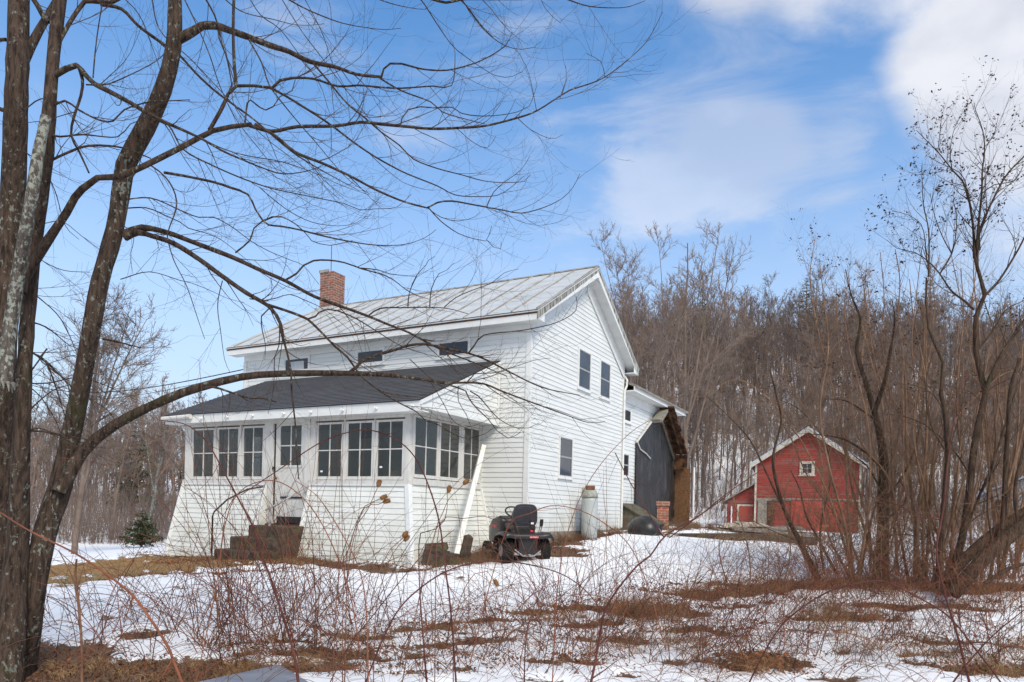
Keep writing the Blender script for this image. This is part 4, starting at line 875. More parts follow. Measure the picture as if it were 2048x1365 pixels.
# grey barn at the right edge
gpx = at(1990, 1062, 34); G = thing('grey_barn', 'pale grey weathered barn with a blue-grey metal roof behind the trees at the right edge', 'barn', (gpx.x+3.3, 35, g1(gpx.x+2, 35)), -.6)
z1_ = at(1975, 985, 34).z-G.location.z; z2_ = at(2048, 930, 34).z-G.location.z
b = MB(); b.prism([(-2.6, 0, -.4), (6, 0, -.4), (6, 0, 5.6), (1.0, 0, 4.2), (-2.6, 0, z1_)], (0, 6, 0)); siding(b, [(-2.55, -.2), (5.9, -.2), (5.9, 5.5), (1.0, 4.1), (-2.55, z1_-.05)], BF, .16, .02); b.build('wall', 'barn_grey', G)
b = MB(); b.prism([(-3.0, -.4, z1_-.12), (1.0, -.4, 4.25), (6.2, -.4, 5.7), (6.2, -.4, 5.8), (1.0, -.4, 4.36), (-3.0, -.4, z1_-.02)], (0, 6.8, 0)); b.build('roof', 'barn_metal', G)
b = MB(); b.box(-2.2, -1.5, -.07, -.03, 0, z1_-.3); b.build('door', 'dark_inside', G)
# plank pile in front of the barn
pp_ = ground_hit(1510, 1072); 
for k, (dx, dz, ln_, an, dy) in enumerate(((0, .10, 2.6, .05, 0), (.25, .20, 2.4, -.08, -.1), (.6, .13, 3.0, .02, -.4), (-.5, .32, 1.3, .12, .0), (-.1, .34, 1.0, .1, .1))):
    b = MB(); b.box(-ln_/2, ln_/2, -.28, .28, 0, .05); o = b.build('plank', 'barn_trim' if k > 2 else 'grey_wood', None); o.location = pp_+Vector((dx, dy, dz)); o.rotation_euler = (R(8), R(3)*(-1)**k, an)
    tag(o, ('lowest left grey plank of the pile in front of the red barn', 'upper long grey plank of the pile in front of the red barn', 'long grey plank lying nearest in the pile before the red barn', 'pale short plank on the left top of the pile by the barn', 'pale shortest plank in the middle of the pile by the barn')[k], 'plank', 'planks piled before the red barn')
b = MB(); lp = ground_hit(1500, 1085); b.tube([lp+Vector((-1.9, 0, .06)), lp+Vector((0, .05, .10)), lp+Vector((1.7, -.1, .05))], [.13, .14, .11], 10); tag(b.build('fallen_log', 'dark_stone', None, smooth=True), 'dark mossy log lying in the snow below the plank pile', 'log')
# overhead wires
for k, (pa, pb, za, lab) in enumerate((((-60, 726, 9.5), (455, 711), None, 'black overhead wire running to the eave at the left end of the house'), ((-60, 745, 9.5), (489, 708), None, 'thin lower overhead wire running to the left corner of the house'))):
    a = at(pa[0], pa[1], 34); c = hw(-LN-.05, -.02, 4.15-.1*k); n = 16
    b = MB(); b.tube([a.lerp(c, i/n)-Vector((0, 0, 1.0*math.sin(math.pi*i/n))) for i in range(n+1)], .014-.005*k, 5); tag(b.build('overhead_wire', 'cable', None, smooth=True), lab, 'wire')

# ------------------------------------------------------------------ traced trees
def smooth_line(pts, step=14):
    """Catmull-Rom through (px, py, Y) samples"""
    P = [Vector(p) for p in pts]; P = [2*P[0]-P[1]]+P+[2*P[-1]-P[-2]]; out = []
    for i in range(1, len(P)-2):
        a, b, c, d = P[i-1:i+3]; n = max(1, int((c.xy-b.xy).length/step))
        for k in range(n):
            t = k/n; out.append(.5*((2*b)+(c-a)*t+(2*a-5*b+4*c-d)*t*t+(-a+3*b-3*c+d)*t**3))
    out.append(P[-2]); return out
class Traced:
    def __init__(s, seed, Y): s.rg = random.Random(seed); s.Y = Y; s.pts = []; s.ws = 1.; s.main = []; s.small = []; s.curves = []
    def line(s, pts, w0, w1, Yd=0., Y0=None, wig=.0, thick=False, ends=True):
        if Y0 is None:
            Y0 = s.Y; best = 26
            for (x, y, Yq) in s.pts:
                d = math.hypot(x-pts[0][0], y-pts[0][1])
                if d < best: best = d; Y0 = Yq
        n = len(pts); L_ = [0]
        for a, b in zip(pts, pts[1:]): L_.append(L_[-1]+math.hypot(b[0]-a[0], b[1]-a[1]))
        ph = s.rg.uniform(0, 6)
        kj = min(2.2, 40/max(10, n))*(0 if thick else 1); P3 = [(p[0]+s.rg.uniform(-kj, kj), p[1]+s.rg.uniform(-kj, kj), Y0+Yd*(l/L_[-1])+.10*math.sin(ph+l*.011)*min(1, l/150)) for p, l in zip(pts, L_)]
        sm = smooth_line(P3, 30 if thick else 13); m = len(sm); W = []; rr = []
        for i, q in enumerate(sm):
            t = i/(m-1); wpx = 0 if isinstance(w0, list) else w0*(1-t)+w1*t
            if isinstance(w0, list):
                f = t*(len(w0)-1); j = min(int(f), len(w0)-2); wpx = w0[j]+(w0[j+1]-w0[j])*(f-j)
            W.append(at(q[0], q[1], q[2])); rr.append(wpx*q[2]/F/2*(.86 if thick else .88)*s.ws*(1+.09*mn.noise(Vector((q[0]*.035, q[1]*.035, ph)))+(.05*mn.noise(Vector((q[0]*.12, q[1]*.12, ph))))))
            s.pts.append((q[0], q[1], q[2]))
        (s.main if thick else s.small).append((W, rr)); s.curves.append((W, rr, thick)); return W
def rot_about(v, axis, a): return Matrix.Rotation(a, 3, axis) @ v
def twig(rg, p, d, length, r_, lines, lvl=0, up=.12, kink=.30, nseg=None, tips=None, sub=1.0):
    n = nseg or max(3, min(9, int(length/.09))); pts = [p]; rad = [r_]; d = d.normalized(); q = Vector(p); st_ = length/n
    bend = Vector((rg.gauss(0, 1), rg.gauss(0, 1), rg.gauss(0, 1)))*kink*.33
    for i in range(n):
        t = (i+1)/n
        d = (d+bend*(.5)+Vector((rg.gauss(0, kink*.25), rg.gauss(0, kink*.25), rg.gauss(0, kink*.25)+up*(t*1.6-.3)))).normalized()
        q = q+d*st_; pts.append(Vector(q)); rad.append(max(r_*(1-t*.72), .0008))
        if lvl > 0 and rg.random() < .55*sub:
            ax = d.orthogonal().normalized(); ax = rot_about(ax, d, rg.uniform(0, 6.28)); nd = rot_about(d, ax, rg.uniform(.45, 1.0))
            twig(rg, Vector(q), nd, length*rg.uniform(.3, .62), r_*(1-t*.6)*.62, lines, lvl-1, up, kink, None, tips, sub)
    lines.append((pts, rad))
    if tips is not None: tips.append(Vector(q))
def spawn(T, dens, lmin, lmax, rbase, lvl=1, up=.14, start=.12, ratio=.55, rmin=.0013, skip_thick=True, tips=None, fwd=.8):
    rg = T.rg
    for (W, rr, thick) in list(T.curves):
        if thick and skip_thick: continue
        L_ = 0
        for i in range(1, len(W)):
            seg = (W[i]-W[i-1]).length; L_ += seg
            if i/len(W) < start: continue
            k = dens*seg; k = int(k)+(rg.random() < k-int(k))
            for _ in range(k):
                d = (W[i]-W[i-1]).normalized(); ax = rot_about(d.orthogonal().normalized(), d, rg.uniform(0, 6.28)); nd = rot_about(d, ax, rg.uniform(.35, 1.05)*fwd)
                p = W[i-1].lerp(W[i], rg.random()); l = rg.uniform(lmin, lmax)*(1.0-.4*i/len(W)); r0 = max(rmin, min(rbase, rr[i]*ratio))
                twig(rg, p, nd, l, r0, T.out, lvl, up, tips=tips)
def finish(T, name, label, cat, bark, twigmat, group=None, thick_sides=14):
    base = T.main[0][0][0]; root = thing(name, label, cat, (base.x, base.y, g1(base.x, base.y)), 0, group); inv = -root.location
    sh = lambda lst: [([p+inv for p in a], b) for a, b in lst]
    tubes_mesh('trunk', sh(T.main), bark, root, thick_sides); 
    if T.small: tubes_mesh('branch', sh(T.small), bark, root, 6)
    tubes_mesh('twigs', sh(T.out), twigmat, root, 3)
    return root
# --- leaning maple
A = Traced(3, 6.3); A.out = []; A.ws = .93
A.line([(25, 1470), (40, 1365), (57, 1280), (72, 1176), (89, 1070), (122, 970), (136, 900), (157, 800), (186, 640), (200, 564), (229, 462), (241, 390), (250, 333), (291, 256), (326, 180), (347, 95), (350, 0), (352, -80), (358, -200)],
       [75, 64, 52, 48, 50, 56, 46, 45, 41, 41, 42, 40, 42, 44, 38, 34, 29, 27, 24], 24, thick=True, Y0=6.3)
A.line([(118, 985), (165, 905), (230, 850), (330, 800), (400, 775), (480, 755), (560, 748), (700, 747), (790, 752), (850, 760), (897, 768)], [38, 30, 25, 23, 21, 18, 16, 15, 12, 9, 7], 7, Y0=6.25, Yd=.5, thick=True)
A.line([(895, 768), (932, 764), (966, 770), (997, 781), (1043, 798), (1080, 810), (1140, 832), (1180, 845), (1211, 842)], 6, 1.6)
A.line([(897, 768), (932, 784), (938, 800), (956, 819), (975, 839), (997, 861), (1017, 875), (1039, 866)], 4.5, 1.5)
A.line([(940, 782), (956, 792), (978, 816), (997, 838), (1014, 850), (1036, 855), (1058, 856), (1080, 847)], 3.5, 1.3)
A.line([(700, 745), (712, 737), (723, 723), (760, 709), (789, 699), (821, 693), (850, 687), (891, 697), (953, 713), (1014, 742), (1055, 762), (1096, 779), (1158, 793)], 9, 2, Yd=-.3)
A.line([(936, 707), (950, 690), (969, 672), (1031, 662), (1068, 658), (1117, 643), (1152, 620), (1154, 594)], 4, 1.5)
A.line([(930, 768), (950, 750), (985, 748), (1020, 735), (1070, 722), (1100, 716)], 3, 1)
A.line([(860, 762), (890, 810), (905, 840), (930, 856), (960, 845), (985, 840)], 2.5, 1)
A.line([(915, 770), (917, 800), (930, 830), (940, 850), (945, 862)], 2.5, 1)
A.line([(820, 720), (850, 745), (880, 770), (930, 790), (965, 795), (990, 780)], 2.5, 1)
A.line([(400, 780), (425, 775), (455, 783), (500, 795), (528, 798), (553, 803)], 7, 3, Yd=-.2)
A.line([(248, 470), (287, 456), (333, 467), (390, 485), (462, 513), (518, 538), (569, 564), (631, 595), (700, 620), (735, 631), (780, 652), (821, 668), (883, 697), (953, 730), (1014, 754)], [22, 13, 12, 12, 11, 10, 9, 8.5, 7.5, 6.5, 5.5, 5, 4, 3, 2], 2, Yd=.5)
A.line([(250, 474), (275, 466), (308, 474), (349, 487), (395, 518), (446, 554), (492, 585), (538, 615), (559, 646), (567, 682)], [20, 13, 13, 13, 13, 12, 12, 11, 9, 7], 7, Yd=-.5)
A.line([(559, 650), (565, 676), (575, 705), (581, 746), (584, 787), (590, 857), (593, 890), (596, 960)], 6, 2.5)
A.line([(561, 655), (557, 690), (548, 715), (547, 760), (545, 800), (538, 830)], 3, 1)
A.line([(538, 612), (571, 619), (594, 631), (613, 640), (645, 668), (670, 693), (694, 713), (727, 754), (768, 787), (800, 805), (831, 826), (853, 842), (875, 851), (904, 867), (926, 875), (948, 876), (970, 869), (988, 858)], 7.5, 1.3, Yd=-.3)
A.line([(613, 639), (630, 635), (637, 624), (653, 619), (674, 621), (712, 640), (760, 665), (800, 692), (850, 707), (900, 720)], 4.5, 1.2)
A.line([(538, 618), (524, 632), (523, 665), (530, 690), (528, 720)], 3.5, 1)
A.line([(500, 600), (530, 602), (555, 597), (580, 588), (610, 598), (650, 620), (700, 660)], 3, 1)
A.line([(566, 563), (592, 546), (608, 530), (625, 522), (658, 522), (688, 525), (723, 537), (760, 549), (787, 561), (820, 584), (860, 601)], 5.5, 1.3, Yd=.2)
A.line([(723, 537), (755, 542), (782, 547), (832, 554)], 3, 1.2)
A.line([(470, 508), (500, 482), (508, 458), (524, 441), (545, 434), (565, 435), (590, 450), (612, 468), (625, 480), (660, 490), (705, 482)], 4.5, 1.2)
A.line([(737, 630), (762, 616), (815, 615), (887, 618), (937, 629)], 4.5, 1.5, Yd=.1)
A.line([(815, 615), (820, 586), (832, 554), (850, 530), (859, 519), (872, 513)], 3, 1)
A.line([(859, 616), (862, 579), (879, 549), (895, 540), (906, 527)], 3, 1)
A.line([(889, 616), (912, 594), (944, 582), (986, 564), (1009, 547), (1038, 538)], 3, 1)
A.line([(355, 78), (387, 65), (406, 54), (430, 51), (459, 62), (498, 74), (538, 90), (577, 105), (620, 125), (670, 134), (714, 150), (762, 157)], [26, 19, 17, 16, 14, 13, 12, 11, 10, 8, 7, 6], 6, Yd=.5)
A.line([(760, 157), (768, 138), (780, 127), (801, 127), (840, 136), (879, 141), (911, 140), (963, 120), (1011, 91), (1024, 66)], 5, 1.5)
A.line([(762, 157), (790, 176), (815, 185), (860, 206), (884, 224), (932, 239), (971, 250)], 4, 1.5)
A.line([(622, 125), (656, 163), (696, 206), (730, 235), (762, 264), (800, 290), (825, 317), (874, 336), (924, 352), (969, 364), (1009, 367), (1049, 362), (1061, 350)], 5, 1.3, Yd=.4)
A.line([(498, 79), (522, 126), (540, 169), (567, 211), (604, 253), (630, 285), (670, 330), (700, 365), (740, 390)], 4.5, 1.2, Yd=-.4)
A.line([(437, 55), (440, 80), (453, 111), (462, 160), (470, 210), (500, 260)], 4, 1)
A.line([(245, 385), (262, 360), (290, 330), (330, 355), (350, 390), (354, 420), (340, 450), (333, 470), (345, 520), (375, 575), (395, 640), (410, 680)], 4.5, 1.3, Yd=-.3)
A.line([(236, 440), (270, 480), (262, 510), (268, 550)], 2, .8)
A.line([(205, 680), (230, 683), (255, 688), (279, 698)], 6, 2.5, Yd=-.2)
A.line([(186, 730), (150, 712), (120, 722), (95, 730), (60, 760)], 2.5, 1)
A.line([(300, 240), (335, 250), (365, 300), (420, 330), (470, 352), (505, 366), (543, 377), (585, 387), (630, 397), (688, 410), (720, 419), (750, 420), (795, 413), (822, 387)], 4.5, 1.2, Yd=.3)
A.line([(519, 373), (547, 401), (583, 427), (625, 443), (676, 452), (712, 449), (733, 434)], 2.5, 1)
A.line([(330, 345), (366, 354), (430, 363), (461, 375), (496, 388), (510, 417), (524, 441), (538, 452), (562, 455), (601, 458), (641, 469), (688, 481), (750, 489), (807, 489), (849, 474), (873, 459)], [7, 6, 6, 6, 5, 4.5, 4, 4, 4, 3.5, 3, 2.5, 2, 1.5, 1.3], 1.3, Yd=-.4)
A.line([(240, 400), (300, 395), (360, 420), (397, 434), (430, 436), (465, 457), (501, 481), (538, 502), (583, 523), (608, 530), (639, 570)], 3.5, 1.2, Yd=.5)
A.line([(235, 420), (290, 415), (330, 430), (360, 443), (376, 457), (407, 464), (437, 478), (472, 504), (505, 530)], 3.5, 1.1, Yd=.3)
A.line([(443, 563), (438, 598), (437, 628), (440, 660), (448, 720), (460, 745)], 2.5, 1)
A.line([(240, 560), (300, 545), (360, 563), (383, 565), (419, 579), (454, 596), (489, 607)], 2.5, 1)
spawn(A, 5.2, .25, .9, .005, 2, .15, rmin=.0017)
# --- big lichen-spotted maple, second trunk (its limbs reach over the yard)
Bm = Traced(5, 6.0); Bm.out = []; Bm.ws = .93
Bm.line([(10, 1480), (14, 1365), (26, 1200), (36, 1080), (42, 900), (48, 760), (55, 640), (66, 500), (80, 400), (93, 300), (100, 200), (108, 100), (120, 0), (132, -100)], [86, 76, 62, 54, 44, 38, 34, 34, 36, 36, 32, 30, 29, 26], 26, thick=True, Y0=6.0)
Bm.line([(44, 585), (51, 554), (92, 487), (133, 426), (150, 395), (164, 379), (195, 356), (241, 354), (287, 333), (359, 297), (426, 262), (462, 254), (503, 249)], [24, 24, 23, 20, 18, 17, 15, 15, 14, 13, 12, 11, 10], 10, Y0=5.95, Yd=-.1, thick=True)
Bm.line([(500, 249), (546, 262), (593, 256), (670, 253), (722, 247), (762, 250), (801, 254), (860, 256), (913, 257), (971, 252), (1037, 237), (1074, 220), (1116, 196), (1137, 183), (1209, 155), (1274, 103), (1301, 68), (1326, 25)], [9, 8.5, 8, 7.5, 7, 7, 6.5, 6, 5.5, 5, 4.5, 4, 3.5, 3, 2.6, 2, 1.6, 1.3], 1.3, Yd=.6)
Bm.line([(421, 262), (445, 211), (458, 190), (469, 174), (469, 132), (466, 66), (468, 0), (475, -60)], [10, 9, 8, 8, 7, 7, 6.5, 6], 6, Yd=.2)
Bm.line([(471, 171), (511, 171), (543, 175), (559, 163), (585, 158), (625, 159), (677, 171), (714, 169), (762, 175), (800, 177), (866, 173), (905, 172), (908, 105), (905, 84)], [7, 6.5, 6.5, 5.5, 5, 5, 4.5, 4, 4, 3.5, 3, 2.5, 2, 1.2], 1.2, Yd=-.3)
Bm.line([(543, 177), (572, 192), (604, 211), (635, 232), (670, 256), (709, 285), (751, 314), (788, 335), (817, 347), (874, 372), (912, 390), (957, 393), (994, 390), (1020, 375), (1048, 352)], 6, 1.3, Yd=.3)
Bm.line([(509, 250), (551, 272), (590, 303), (643, 327), (700, 354), (750, 378), (800, 400), (832, 410), (856, 415), (874, 405), (904, 402), (949, 410), (1006, 423), (1044, 427), (1086, 417), (1123, 397), (1148, 375), (1161, 350)], [8, 7.5, 7, 7, 6.5, 6, 5.5, 5, 4.5, 4.2, 4, 3.6, 3.2, 2.8, 2.4, 2, 1.6, 1.2], 1.2, Yd=.2)
Bm.line([(856, 415), (882, 444), (917, 468), (949, 478), (973, 481), (986, 452)], 3, 1.2); Bm.line([(973, 481), (985, 495), (1003, 498), (1004, 485)], 1.6, 1)
Bm.line([(856, 415), (880, 435), (915, 442), (950, 436), (959, 425)], 2.2, 1)
Bm.line([(488, 248), (495, 205), (503, 202), (520, 215), (533, 220), (545, 214), (560, 195), (585, 180), (591, 158)], 4.5, 2)
Bm.line([(973, 415), (985, 385), (1010, 365), (1040, 340), (1061, 312)], 2.4, 1)
Bm.line([(800, 254), (805, 235), (815, 222), (840, 215), (866, 215), (905, 216), (925, 225), (960, 232), (1000, 230), (1035, 223), (1060, 212), (1075, 170)], 3.2, 1.1)
Bm.line([(1074, 222), (1062, 165), (1050, 130), (1036, 102)], 2, 1); Bm.line([(1118, 195), (1132, 160), (1130, 132)], 1.8, .9); Bm.line([(1209, 155), (1202, 122), (1173, 108)], 1.8, .9)
Bm.line([(1037, 238), (1060, 262), (1095, 276), (1112, 278), (1124, 268)], 1.8, .9); Bm.line([(915, 258), (945, 285), (976, 296), (990, 275)], 1.8, .9)
Bm.line([(105, 152), (132, 140), (153, 129), (169, 150), (190, 166), (224, 185), (264, 208), (290, 224), (328, 246), (400, 277), (445, 301), (488, 322), (525, 338), (569, 348), (617, 340), (650, 330)], [14, 13, 13, 12, 11, 10, 8.5, 7.5, 6.5, 5.5, 5, 4, 3.5, 3, 2.2, 1.4], 1.4, Yd=-.5)
Bm.line([(155, 130), (163, 160), (164, 190), (150, 232), (142, 269), (158, 303), (179, 346)], 8, 4)
Bm.line([(400, 277), (450, 300), (500, 312), (560, 322), (620, 345), (680, 372), (740, 390)], 3, 1)
Bm.line([(112, 92), (137, 50), (156, 22), (171, 5), (224, 3), (260, -20)], 12, 8, Yd=.3)
Bm.line([(200, 8), (245, 18), (277, 53), (330, 90), (361, 113), (393, 145), (427, 179), (467, 208), (509, 240), (550, 275), (590, 310), (650, 345), (720, 380)], [8, 8, 7.5, 7, 6, 5.5, 5, 4.5, 4, 3.5, 3, 2, 1.2], 1.2, Yd=.6)
Bm.line([(88, 270), (120, 272), (165, 270), (235, 276), (262, 250), (290, 240)], 5, 1.5, Yd=-.3); Bm.line([(80, 335), (130, 310), (180, 293), (245, 298), (300, 318)], 7, 3, Yd=.3)
Bm.line([(100, 215), (130, 200), (160, 220), (200, 240), (225, 244), (250, 222), (300, 206), (340, 200), (380, 201)], 5.5, 2, Yd=-.4)
Bm.line([(187, 155), (190, 100), (200, 40), (206, -10)], 3.5, 2.5); Bm.line([(170, 172), (215, 168), (265, 150), (310, 122), (330, 108)], 3.5, 1.5)
Bm.line([(200, 170), (250, 120), (275, 80), (282, 62)], 2.2, 1)
Bm.line([(62, 745), (95, 700), (80, 715), (130, 760), (145, 800), (150, 840)], 4, 1.5)
Bm.line([(60, 860), (85, 862), (115, 870), (200, 885)], 5, 2); Bm.line([(60, 820), (90, 790), (120, 775), (160, 770)], 4, 1.5)
# long drooping limbs that come in from above
for pts, w0, w1 in (([(430, -20), (482, 24), (551, 41), (590, 50), (620, 52), (651, 47)], 3, 1), ([(540, -20), (577, 0), (617, 21), (683, 46), (751, 58), (780, 58), (801, 55)], 4, 1.1), ([(720, -20), (757, 0), (801, 13), (850, 20), (870, 5)], 3, 1),
        ([(820, -20), (842, 0), (879, 58), (905, 92), (932, 116), (990, 150), (1024, 155), (1045, 145)], 3, 1), ([(905, -20), (926, 0), (969, 61), (1011, 91), (1042, 99), (1065, 95), (1083, 82)], 3.5, 1.1), ([(840, -10), (892, 4), (926, 0), (1000, 0), (1060, -2), (1100, -12)], 6, 4),
        ([(1100, -15), (1135, 0), (1182, 12), (1243, 18), (1270, 12), (1290, 0)], 3.4, 1.2), ([(1011, 91), (980, 112), (963, 120)], 1.5, 1.2), ([(398, -20), (414, 0), (430, 32), (437, 60), (450, 110), (470, 150)], 5, 2),
        ([(490, -20), (520, 30), (560, 60), (600, 110), (640, 170), (660, 230), (690, 260)], 2.6, 1), ([(600, -20), (640, 60), (665, 130), (690, 180), (700, 240)], 2, .9), ([(650, -20), (662, 20), (662, 60), (670, 78)], 1.6, .9),
        ([(360, -20), (390, 40), (420, 110), (440, 170), (470, 240), (520, 300), (560, 350)], 3.5, 1.2), ([(300, -20), (320, 60), (380, 120), (450, 190), (520, 270), (600, 330), (680, 400)], 3, 1.1),
        ([(1075, -15), (1090, 20), (1108, 35), (1120, 48)], 1.6, .8), ([(560, -10), (600, 60), (640, 110), (700, 190), (760, 260), (800, 300), (850, 320)], 2.4, 1), ([(240, -10), (275, 30), (300, 80), (318, 130), (330, 175)], 2.4, 1.2)):
    Bm.line(pts, w0, w1, Yd=Bm.rg.uniform(-.5, .8), Y0=6.2+Bm.rg.uniform(-.6, 1.2))
spawn(Bm, 4.6, .25, .95, .0048, 2, .16, rmin=.0017)
# --- far-left trunk
Cm = Traced(9, 6.9); Cm.out = []
Cm.line([(-20, 1480), (-14, 1365), (-6, 1150), (2, 950), (6, 760), (12, 600), (22, 450), (28, 350), (32, 220), (36, 100), (38, 0), (42, -100)], [90, 84, 74, 62, 54, 50, 52, 54, 50, 48, 44, 42], 42, thick=True, Y0=6.9)
Cm.line([(38, 150), (62, 92), (92, 38), (112, 5), (140, -30)], [20, 20, 18, 16, 14], 14, thick=True, Yd=.2); Cm.line([(62, -10), (76, 15), (88, 34), (98, 45)], 12, 10, Y0=6.9)
Cm.line([(12, 78), (0, 82), (-20, 90)], 8, 5); Cm.line([(20, 225), (-10, 215), (-30, 200)], 9, 7)
for pts, w0 in (([(50, 220), (80, 200), (120, 205), (150, 240), (190, 260)], 3), ([(40, 300), (80, 330), (110, 380), (130, 450), (160, 480)], 3), ([(30, 480), (80, 520), (130, 540), (180, 545)], 3), ([(30, 560), (80, 600), (120, 640), (150, 700), (170, 760)], 3.5),
        ([(40, 640), (90, 655), (140, 690), (170, 700)], 5), ([(40, 700), (85, 720), (105, 760), (125, 820), (140, 860)], 5), ([(40, 690), (100, 730), (150, 780), (215, 820), (240, 860)], 5), ([(40, 760), (80, 790), (110, 840), (125, 880)], 3),
        ([(40, 870), (80, 855), (115, 873), (180, 890)], 4), ([(30, 440), (70, 450), (120, 445), (160, 470), (200, 500)], 2.4), ([(30, 760), (60, 768), (100, 765), (150, 755), (186, 762), (230, 782), (270, 800)], 4)):
    Cm.line(pts, w0, 1.1, Yd=Cm.rg.uniform(.2, 1.2))
spawn(Cm, 6, .3, 1.0, .0045, 2, .10, rmin=.0018)
finish(A, 'leaning_maple', 'leaning bare maple whose mossy lowest limb sweeps out in front of the porch roof', 'tree', 'bark', 'twig')
finish(Bm, 'maple', 'bare lichen-spotted maple standing directly left of the leaning trunk', 'tree', 'bark', 'twig')
finish(Cm, 'maple', 'dark thick bare trunk cut by the left edge of the photo', 'tree', 'bark', 'twig')
Dm = Traced(10, 5.75); Dm.out = []
Dm.line([(92, 235), (78, 300), (66, 380), (52, 460), (38, 540), (26, 620), (16, 690), (12, 772)], [22, 24, 26, 27, 29, 30, 30, 27], 27, thick=True, Y0=5.7)
root = thing('dead_stem', 'pale lichen-crusted dead stem hanging broken off between the two left trunks', 'dead stem', (0, 0, 0)); tubes_mesh('trunk', Dm.main, 'bark_pale', root, 12)
b = MB(); e = Dm.main[0][0][-1]
for k in range(9): a = k*.7; b.tube([e+Vector((.05*math.cos(a), .05*math.sin(a), .03)), e+Vector((.05*math.cos(a)+.01, .05*math.sin(a), -.01-.02*((k*7) % 3)))], [.014, .003], 4)
b.build('splinters', 'grey_wood', root)
# moss tufts on the mossy limb
# --- right hand trees
def leafclusters(tips, rg, n, s, zmin=None, prob=1):
    q = []
    for t in tips:
        if rg.random() > prob: continue
        for k in range(n): q.append(leafq(t+Vector((rg.gauss(0, s*1.1), rg.gauss(0, s*1.1), rg.gauss(0, s*1.3))), s*rg.uniform(.6, 1.2), rg))
    return q
E_ = Traced(21, 10.6); E_.ws = .82; E_.out = []
E_.line([(1880, 1190), (1879, 1120), (1888, 1020), (1896, 900), (1889, 820), (1882, 789), (1886, 725), (1870, 690), (1857, 657), (1852, 600), (1853, 556)], [20, 18, 17, 17, 16, 16, 13, 10, 8, 7, 5], 8, thick=True, Y0=10.4)
E_.line([(1893, 1195), (1910, 1130), (1924, 1080), (1938, 990), (1945, 920), (1956, 850), (1971, 784), (1958, 735), (1952, 702), (1952, 634), (1970, 589), (1956, 540), (1950, 515)], [26, 22, 20, 20, 19, 18, 18, 16, 15, 14, 12, 10, 8], 10, thick=True, Y0=10.8)
E_.line([(1950, 515), (1944, 450), (1932, 375), (1905, 338), (1875, 305), (1852, 278), (1831, 261)], 8, 1.5, Yd=.3)
E_.line([(1954, 530), (1956, 473), (1963, 389), (1966, 342), (1970, 300), (1966, 261), (1951, 220), (1950, 205)], 8, 1.3, Yd=-.3)
E_.line([(1959, 500), (1959, 459), (1993, 382), (2016, 342), (2048, 311), (2080, 270)], 8, 3)
E_.line([(1971, 590), (2000, 560), (2035, 500), (2060, 450)], 7, 4); E_.line([(1963, 389), (1990, 372), (2030, 360), (2045, 330)], 4, 1.2); E_.line([(1905, 338), (1900, 300), (1910, 262), (1918, 232)], 2.6, 1)
E_.line([(1875, 305), (1880, 260), (1885, 225)], 2.2, 1); E_.line([(1932, 375), (1920, 345), (1880, 325), (1852, 310)], 2.6, 1); E_.line([(1966, 300), (1985, 270), (1998, 235)], 2.2, 1)
E_.line([(1950, 620), (1930, 600), (1902, 584), (1878, 547), (1855, 523), (1831, 507), (1794, 496), (1774, 483)], 6, 1.3, Yd=-.4)
E_.line([(1878, 547), (1902, 510), (1912, 470), (1912, 432), (1905, 400)], 5, 1.3); E_.line([(1858, 556), (1858, 466), (1845, 409), (1843, 331)], 5, 1.3, Yd=.2)
E_.line([(1855, 523), (1850, 480), (1840, 450), (1815, 430), (1785, 425)], 3, 1); E_.line([(1902, 510), (1885, 470), (1870, 430), (1862, 385)], 3, 1)
E_.line([(1960, 830), (1975, 775), (2000, 715), (2035, 661), (2060, 630), (2090, 600)], [13, 12, 11, 10, 9, 8], 8)
E_.line([(1941, 951), (1905, 900), (1850, 850), (1800, 830), (1770, 828)], 5, 1.4); E_.line([(1955, 700), (1985, 660), (2010, 620), (2048, 600)], 5, 2)
E_.line([(1888, 820), (1868, 790), (1830, 770), (1790, 770)], 3.4, 1.2); E_.line([(1890, 900), (1860, 840), (1855, 760), (1865, 700)], 5, 1.4)
E_.line([(1925, 1080), (1955, 1000), (1985, 930), (2010, 850), (2030, 780), (2060, 700)], 8, 3)
E_.tips = []; spawn(E_, 7.5, .35, 1.1, .008, 2, .22, tips=E_.tips, rmin=.0033, start=.03)
rt = finish(E_, 'forked_tree', 'tall forked bare tree holding dark seed clusters at the right edge', 'tree', 'bark_brown', 'twig')
tp_ = [t for t in E_.tips if t.z > 2.6]
lq = leafclusters(tp_, E_.rg, 4, .028, prob=.2); o = leaves_obj('seed_clusters', lq, 'seed_dark', rt); o.data.transform(Matrix.Translation(-rt.location))
# leaning logs
Fm = Traced(22, 10.3); Fm.out = []
Fm.line([(1905, 1190), (1930, 1160), (1963, 1123), (1995, 1092), (2023, 1071), (2048, 1048), (2090, 1015)], [32, 30, 31, 30, 30, 31, 30], 30, thick=True, Y0=10.2)
Fm.line([(1890, 1165), (1911, 1140), (1940, 1108), (1971, 1080), (2010, 1050), (2048, 1026), (2090, 1000)], [20, 22, 22, 22, 22, 22, 20], 20, thick=True, Y0=10.5)
Fm.line([(2001, 1060), (2008, 1000), (2010, 951), (2014, 866), (2023, 780), (2040, 720)], 12, 8, Y0=10.4); Fm.line([(2035, 1045), (2030, 980), (2045, 900), (2060, 840)], 8, 5, Y0=10.3)
Fm.line([(1985, 1090), (1975, 1000), (1990, 900), (1985, 800)], 5, 2); Fm.line([(1970, 1165), (2010, 1140), (2048, 1131), (2080, 1125)], 9, 7, Y0=10.0)
spawn(Fm, 4.5, .4, 1.2, .005, 2, .25, rmin=.0025)
finish(Fm, 'toppled_tree', 'toppled thick dark trunks leaning up to the right edge with upright shoots', 'tree', 'bark_brown', 'twig_tan')
